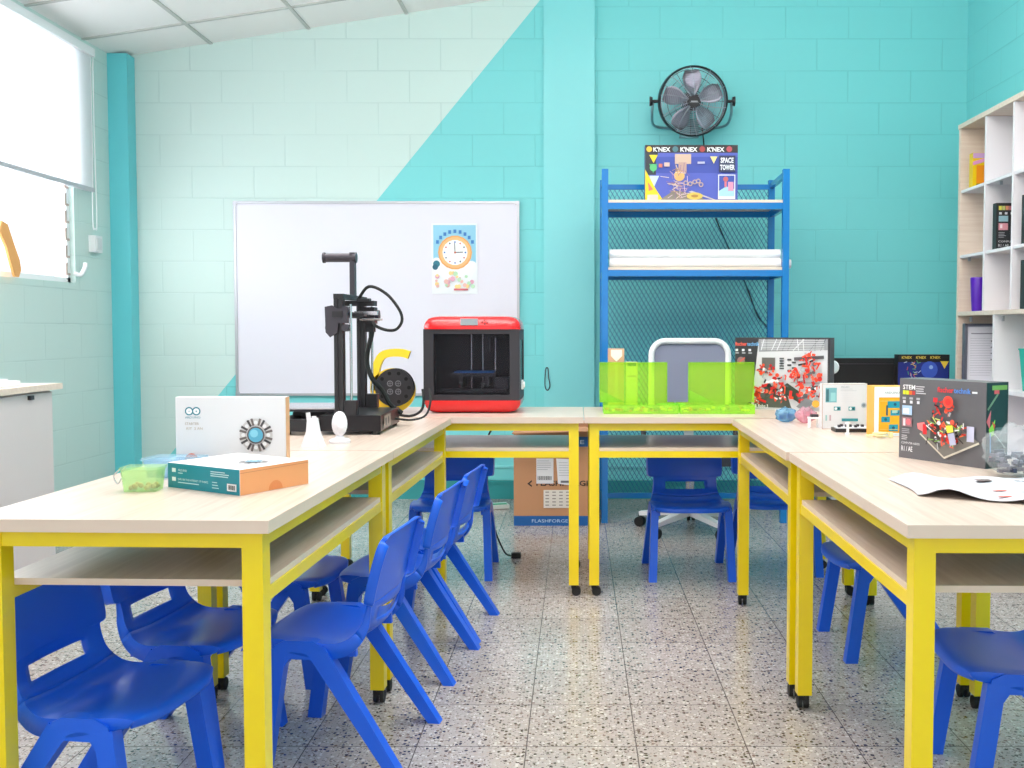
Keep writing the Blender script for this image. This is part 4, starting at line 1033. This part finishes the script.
# leaflet
m = MB(); V = []; F = []
NX, NY = 22, 16
for j in range(NY+1):
    for i in range(NX+1):
        u, v = i/NX, j/NY
        # corners: front-left (.745,1.995) back-left(.725,2.325) back-right (1.15,2.345) front-right(1.12,1.95)
        xx = (1-v)*((.725+.015*math.sin(v*PI))*(1-u)+1.12*u)+v*(.735*(1-u)+1.145*u)
        yy = (1-v)*(2.10*(1-u)**2+2*1.955*u*(1-u)+1.955*u*u)+v*(2.33*(1-u)+2.325*u)
        zz = .004+.014*math.exp(-((u-.13)/.09)**2)*(1-.3*v)+.010*math.exp(-((u-.55)/.12)**2)*(1-v)*.6+.005*math.sin(u*9+v*3)**2
        if u < .06: zz = .003+.020*(v)*(1-v)*0+ (zz-.003)*(u/.06)
        V.append((xx, yy, .7345+zz))
F = [(j*(NX+1)+i, j*(NX+1)+i+1, (j+1)*(NX+1)+i+1, (j+1)*(NX+1)+i) for j in range(NY) for i in range(NX)]
m._new(V, F)
T = thing('open_leaflet', 'open white instruction leaflet lying on the near right table', 'leaflet', (0, 0, 0))
lf = m.build('page', mat('leaflet_paper', (206, 206, 214), .5), T, smooth=True, solid=.0015)
def leaf_z(x, y):
    best = min(V, key=lambda q: (q[0]-x)**2+(q[1]-y)**2); return best[2]
pm = MB()
b2 = MB()
for (x, y, w_, h_, c) in ((.90, 2.10, .030, .010, 0), (.885, 2.04, .028, .012, 0), (.955, 2.09, .026, .008, 1), (.93, 2.03, .018, .01, 1), (.955, 2.07, .012, .006, 1), (1.0, 2.24, .012, .012, 1), (1.02, 2.25, .01, .012, 1), (1.04, 2.23, .014, .012, 1), (.93, 2.26, .035, .03, 2)):
    b2.mi = c; z = max(leaf_z(x-w_/2, y), leaf_z(x+w_/2, y), leaf_z(x, y))+.0012
    b2._new([(x-w_/2, y-h_/2, z), (x+w_/2, y-h_/2, z), (x+w_/2, y+h_/2, z), (x-w_/2, y+h_/2, z)], [(0, 1, 2, 3)])
b2.build('printed_pictures', [pcol((230, 90, 70)), pcol((90, 90, 104)), pcol((120, 104, 104))], T)
# clear bag
T = lump('clear_bag', 'crumpled clear plastic bag of grey parts at the right picture edge', (1.065, 2.385, .7345), (.15, .13, .125), clear_mat('clear_film', (246, 248, 250), .18, .1), 'bag', n=22, seed=9)
b = MB()
for k in range(30):
    b.box((random.uniform(-.05, .05), random.uniform(-.04, .04), .012+random.uniform(0, .045)), (random.uniform(.01, .035), .010, .008), random.uniform(0, 3))
b.build('grey_parts', mat('grey_bits', (112, 114, 128), .4), T)['kind'] = 'stuff'
b = MB()
for k in range(14):
    x, y = random.uniform(-.045, .045), random.uniform(-.035, .035); b.box((x, y, .012+random.uniform(0, .04)), (random.uniform(.01, .025), .008, .010), random.uniform(0, 3))
b.build('dark_parts', mat('navy_bits', (50, 56, 80), .4), T)['kind'] = 'stuff'
# ------------------------------------------------------------------ sideboard with long case and second toy box
T = thing('low_sideboard', 'low white sideboard against the back wall under the long black case', 'sideboard', (1.88, 6.08, 0))
MB().span((-.34, -.22, .06), (.34, .22, .70)).build('body', M_SHELFW, T, bevel=.003)
MB().span((-.35, -.23, .70), (.35, .23, .722)).build('top', M_SHELFWOOD, T, bevel=.002)
MB().span((-.32, -.20, 0), (.32, .20, .06)).build('plinth', M_DARK, T)
for sx in (-1, 1):
    d = MB().span((sx*.17-.165, -.236, .07), (sx*.17+.165, -.221, .69)).build('door', M_SHELFW, T, bevel=.002)
    MB().box((sx*.03, -.243, .45), (.012, .014, .10)).build('handle', M_STEEL, d)
T = thing('black_case', 'long black soft case lying on the sideboard behind the kit boxes', 'case', (1.83, 6.17, .723))
MB().span((-.27, -.08, 0), (.30, .08, .185)).build('body', mat('black_cloth', (30, 29, 31), .8), T, bevel=.012)
MB().span((-.265, -.084, .15), (.295, -.079, .156)).build('zip', M_DARK, T)
MB().ball((-.262, -.03, .185), .018, (.5, .5, 1.6), 8).build('strap_end', M_BLACK, T)
o = MB().lathe([(.001, -.012), (.026, -.010), (.031, -.004), (.031, .004), (.026, .010), (.001, .012)], n=24).build('white_disc', M_WHITE, smooth=True); o.rotation_euler = (R(90), 0, 0); o.location = (1.10, 4.30, .734+.193)
o.location = (1.138, 4.42, .920)
tag(o, 'small white round disc at the right edge of the big robot kit box', 'disc')
sd = MB().cyl((1.138, 4.42, .735), (1.138, 4.42, .886), .004, n=10).cyl((1.138, 4.42, .734), (1.138, 4.42, .740), .022, n=18).build('disc_stand', M_WHITE, o, smooth=True)
sd.matrix_parent_inverse = (Matrix.Translation(o.location) @ Matrix.Rotation(R(90), 4, 'X')).inverted()
W, D, H = .31, .06, .215
T = carton('toy_box', 'blue and black building set box in front of the long black case', (2.062, 5.93, .723), 0, W, D, H, mat('black_card', (26, 24, 28), .4))
p = front(T, W, D); p.rect(.005, .005, .30, .165, (30, 44, 130)); p.disc(.19, .125, .05, (60, 90, 190)); p.disc(.20, .14, .012, (150, 180, 230)); p.poly([(.255, .175), (.305, .175), (.28, .13)], (240, 200, 60))
for x in (.01, .095, .18): p.text("K'NEX", x+.015, .19, .016, (240, 210, 90), .06, .02)
for k in range(24):
    a, c_ = .09+random.gauss(0, .025), random.uniform(.06, .17); d = random.uniform(0, PI); p.line(a, c_, a+.02*math.cos(d), c_+.02*math.sin(d), .004, random.choice([(230, 200, 90), (210, 90, 90), (200, 210, 230), (90, 170, 110)]))
p.build('printed_front', T)
# ------------------------------------------------------------------ cubby shelf
T = thing('cubby_shelf', 'tall cubby shelf with pale wood frame and white dividers on the right wall', 'shelf', (0, 0, 0))
SX0, SX1, SY1 = 2.2, 2.455, 5.765
SY0 = 3.62
MB().span((SX0, SY1-.026, 0), (SX1, SY1, 2.235)).build('end_panel', M_SHELFWOOD, T, bevel=.001)
MB().span((SX0, SY0, 0), (SX1, SY0+.026, 2.235)).build('end_panel', M_SHELFWOOD, T, bevel=.001)
MB().span((SX0-.004, SY0-.004, 2.236), (SX1, SY1+.004, 2.262)).build('top_board', M_SHELFWOOD, T, bevel=.001)
MB().span((SX1-.008, SY0+.027, .06), (SX1, SY1-.027, 2.23)).build('back_panel', M_SHELFW, T)
cy = 5.405
ys = []
while cy > SY0+.1:
    ys.append(cy); cy -= .345
edges = [SY1-.026]+ys+[SY0+.026]
for i, y in enumerate(ys):
    MB().span((SX0+.002, y-.018, 1.19), (SX1-.010, y, 2.234)).build('divider', M_SHELFW, T, bevel=.001)
lo = [5.262, 4.57, 3.95]
for i, y in enumerate(lo):
    MB().span((SX0+.002, y-.018, .06), (SX1-.010, y, 1.166)).build('divider', M_SHELFW, T, bevel=.001)
for i in range(len(edges)-1):
    a, b_ = edges[i]-(.018 if i else 0), edges[i+1]
    for z in (1.884, 1.512): MB().span((SX0+.006, b_+.001, z-.016), (SX1-.010, a-.001, z)).build('shelf_board', M_SHELFW, T, bevel=.001)
MB().span((SX0, SY0+.027, 1.167), (SX1-.010, SY1-.027, 1.189)).build('middle_board', M_EDGE, T, bevel=.001)
low = [SY1-.026]+lo+[SY0+.026]
for i in range(len(low)-1):
    a, b_ = low[i]-(.018 if i else 0), low[i+1]
    for z in (.774, .40): MB().span((SX0+.004, b_+.001, z-.02), (SX1-.010, a-.001, z)).build('shelf_board', M_SHELFW, T, bevel=.001)
for y, z in ((5.66, 1.49), (5.62, 1.145), (5.20, 1.145), (5.25, 1.862)): MB().box((SX0+.03, y, z), (.012, .012, .028)).build('metal_clip', M_ALU, T)
# things on the shelf
T = carton('yellow_pack', 'yellow and pink pack in the top far cubby', (2.275, 5.62, 1.885), 0, .12, .05, .19, mat('yellow_card', (246, 206, 10), .4))
p = front(T, .12, .05); p.rect(.02, .02, .05, .1, (246, 150, 20)); p.poly([(.0, .14), (.10, .17), (.10, .15), (.0, .12)], (236, 160, 210)); p.rect(.0, .16, .07, .028, (214, 170, 220)); p.rect(.02, .004, .05, .014, (140, 110, 20)); p.build('printed_front', T)
T = MB().lathe([(.036, 0), (.040, .06), (.046, .185), (.044, .19), (.042, .184), (.034, .008), (.0, .008)], n=24).build('cup', mat('purple_plastic', (84, 14, 176), .35), smooth=True); T.location = (2.262, 5.60, 1.190)
tag(T, 'purple plastic cup in the far cubby of the wall shelf', 'cup')
T.data.materials[0] = MATS['purple_plastic']
def dark_kit(loc, label, s=1.0):
    W, D, H = .20, .045, .243
    T = carton('robot_kit_box', label, loc, 0, W, D, H, mat('near_black_card', (40, 40, 42), .45), group='small dark kit boxes on the wall shelf')
    p = front(T, W, D)
    for i, c in enumerate(((225, 220, 90), (200, 205, 120), (225, 150, 110), (200, 120, 130), (140, 170, 140))): p.rect(.012+i*.018, .205, .016, .022, c)
    for i in range(3): p.rect(.014+i*.03, .182, .014, .012, (210, 210, 214))
    p.rect(.012, .145, .05, .03, (150, 190, 200)); p.rect(.012, .10, .05, .036, (220, 150, 160)); p.rect(.02, .11, .012, .02, (240, 220, 225)); p.lines(.012, .085, .04, 4, .008, .003, (170, 170, 174))
    p.text('COMPUTER', .012, .035, .010, (230, 230, 230), .10); p.text('R1 / AE', .012, .012, .014, (230, 230, 230), .055)
    robot(p, .13, .10, .04, 24); p.build('printed_front', T); return T
dark_kit((2.318, 5.30, 1.513), 'dark kit box in the second cubby of the wall shelf, fully visible one')
dark_kit((2.318, 4.955, 1.513), 'dark kit box in the third cubby, cut by the right picture edge, upper one')
dark_kit((2.318, 4.955, 1.190), 'dark kit box one cubby lower, only its edge at the right picture edge')
T = thing('document_holder', 'grey clear document holder with printed sheets in the lower far cubby', 'document holder', (2.33, 5.66, .776))
MB().span((-.125, .0, 0), (.11, .012, .345)).build('back_board', mat('grey_holder', (150, 154, 178), .4), T, bevel=.003)
MB().span((-.128, -.022, .0), (-.112, .012, .345)).span((-.125, -.022, .335), (.11, .0, .345)).build('rim', mat('holder_rim', (96, 98, 110), .4), T, bevel=.002)
MB().span((-.105, -.006, .005), (.105, -.001, .328)).build('sheet', mat('document_paper', (236, 236, 244), .6), T)
p = Print((-.105, -.006, 0), (1, 0, 0), (0, 0, 1)); p.rect(.02, .285, .15, .006, (150, 150, 160)); p.lines(.015, .26, .17, 16, .014, .0016, (170, 172, 182))
for z in (.245, .21, .175, .14): p.disc(.135, z, .004, (110, 110, 120), n=8)
p.build('printed_text', T)
T = tub('teal_bin', 'teal plastic bin on the lower cubby shelf at the right picture edge', (2.35, 4.93, .775), .19, .26, .215, mat('teal_plastic', (30, 184, 164), .35), None)
MB().cyl((-.02, -.131, .175), (-.02, -.127, .175), .022, n=18).build('handle_hole', mat('teal_dark', (10, 110, 110), .5), T)
MB().box((0, 0, .212), (.196, .266, .008)).build('rim', MATS['teal_plastic'], T, bevel=.002)
MB().box((0, -.128, .085), (.19, .004, .004)).build('embossed_line', MATS['teal_dark'], T)
# ------------------------------------------------------------------ big carton on the floor
T = thing('shipping_carton', 'large open brown printer shipping carton on the floor under the back tables', 'carton', (-.115, 5.68, 0))
W, D, H = .47, .44, .545
b = MB(); b.span((-W/2, -D/2, 0), (W/2, D/2, .006)); b.span((-W/2, -D/2, .006), (W/2, -D/2+.006, H)); b.span((-W/2, D/2-.006, .006), (W/2, D/2, H)); b.span((-W/2, -D/2+.006, .006), (-W/2+.006, D/2-.006, H)); b.span((W/2-.006, -D/2+.006, .006), (W/2, D/2-.006, H))
b.build('box_body', M_CARD, T)
MB().bar((-W/2, -.10, H), (-W/2-.01, -.10, H+.005), .2, .004).bm.free()
m = MB(); m._new([(-W/2+.02, -D/2, H), (W/2-.05, -D/2, H), (W/2-.02, -D/2-.10, H-.06+.05), (-W/2-.0, -D/2-.14, H-.02)], [(0, 1, 2, 3)]); m.build('flap', M_CARD, T, solid=.005)
m = MB(); m._new([(-W/2, -D/2+.01, H), (-W/2, D/2-.01, H), (-W/2-.10, D/2-.01, H+.05), (-W/2-.10, -D/2+.01, H+.05)], [(0, 1, 2, 3)]); m.build('flap', M_CARD, T, solid=.005)
p = Print((-W/2, -D/2, 0), (1, 0, 0), (0, 0, 1))
p.rect(.0, .0, W, .055, (20, 92, 160)); p.rect(.0, .44, W, .055, (20, 92, 160)); p.text('FLASHFORGE', .10, .018, .018, (190, 215, 235), .20); p.rect(.335, .02, .018, .018, (190, 215, 235)); p.text('FLASHFORGE', .06, .455, .022, (210, 228, 240), .33)
p.poly([(.075, .235), (.10, .255), (.10, .245), (.088, .235), (.10, .225), (.10, .215)], (34, 28, 26)); p.text('FLASHFORGE', .125, .222, .030, (34, 28, 26), .30, .02)
p.rect(.125, .235, .095, .14, (226, 224, 226)); p.lines(.13, .36, .08, 5, .012, .003, (170, 170, 174))
for k in range(12): p.rect(.133+k*.0065, .255, .003+.001*(k % 2), .022, (60, 60, 64))
p.poly([(.245, .235), (.35, .22), (.345, .37), (.235, .375)], (230, 228, 230)); p.lines(.25, .35, .07, 6, .014, .003, (176, 176, 180)); p.rect(.26, .24, .06, .012, (110, 110, 114))
p.rect(.165, .10, .165, .10, (224, 216, 206))
for k in range(5):
    for j in range(4): p.rect(.175+j*.038, .185-k*.018, .02, .006, (150, 140, 134))
p.text('FLASHFORGE', .125, .226, .022, (34, 28, 26), .30, .02) if False else None
p.build('printed_front', T)
p = Print((W/2, -D/2, 0), (0, 1, 0), (0, 0, 1)); p.rect(0, 0, D, H, (16, 84, 150)); p.build('blue_side', T)
# cord + plug + booklet on floor
o = thing('power_cord', 'black power cord hanging from the back table to the floor with a plug end', 'cord', (0, 0, 0))
MB().tube([(-.30, 4.55, .74), (-.41, 4.60, .60), (-.43, 4.66, .42), (-.415, 4.68, .26), (-.39, 4.69, .13), (-.345, 4.68, .03), (-.315, 4.68, .012)], .0045, 8).build('cable', M_RUB, o, smooth=True)
MB().box((-.290, 4.68, .014), (.045, .028, .024)).build('plug', M_RUB, o, bevel=.005)
o = thing('fallen_booklet', 'small white and green booklet lying on the floor by the back wall', 'booklet', (-.49, 6.00, 0), .3)
MB().box((0, 0, .014), (.14, .10, .022)).build('pages', mat('booklet_paper', (220, 232, 226), .6), o, bevel=.001)
MB().box((.0, -.01, .027), (.12, .04, .003)).build('cover_strip', mat('green_cover', (60, 160, 120), .5), o)
# ------------------------------------------------------------------ light
wd = bpy.data.worlds.new('daylight'); S.world = wd; wd.use_nodes = True
bg = wd.node_tree.nodes['Background']; bg.inputs[0].default_value = (1.0, .985, 1.0, 1); bg.inputs[1].default_value = 1.2
def area(name, loc, rot, sx, sy, e, col=(1, 1, 1)):
    l = bpy.data.lights.new(name, 'AREA'); l.shape = 'RECTANGLE'; l.size = sx; l.size_y = sy; l.energy = e; l.color = col
    o = bpy.data.objects.new(name, l); C.objects.link(o); o.location = loc; o.rotation_euler = rot; return o
area('ceiling_lamp', (-1.0, 3.9, 2.85), (0, R(-8.6), 0), 1.2, .6, 13, (1, .93, .91))
area('ceiling_lamp', (1.2, 3.9, 3.15), (0, R(-8.6), 0), 1.2, .6, 13, (1, .93, .91))
area('ceiling_lamp', (-1.0, 1.2, 2.85), (0, R(-8.6), 0), 1.2, .6, 13, (1, .93, .91))
area('ceiling_lamp', (1.2, 1.2, 3.15), (0, R(-8.6), 0), 1.2, .6, 13, (1, .93, .91))
area('ceiling_fill', (.1, 2.8, 2.28), (PI, 0, 0), 2.2, 1.0, 135, (1, .95, .93))  # unseen fill light, added to brighten the ceiling and upper walls
area('window_daylight', (XL-.35, 4.4, 2.0), (0, R(-90), 0), 1.3, 2.8, 55, (.96, .97, 1))
# ------------------------------------------------------------------ camera
cam = bpy.data.cameras.new('camera'); co = bpy.data.objects.new('camera', cam); C.objects.link(co)
F_PX = 992
cam.sensor_fit = 'HORIZONTAL'; cam.sensor_width = 36; cam.lens = 36*F_PX/1024
cam.shift_x = -(577-512)/1024; cam.shift_y = -(384-372)/1024
co.location = (0, 0, 1.09); co.rotation_euler = (PI/2-math.atan(43/F_PX), 0, 0)
cam.clip_start = .05
S.camera = co
vs = S.view_settings; vs.view_transform = 'Standard'; vs.look = 'None'; vs.exposure = .25; vs.gamma = 1; vs.use_curve_mapping = False
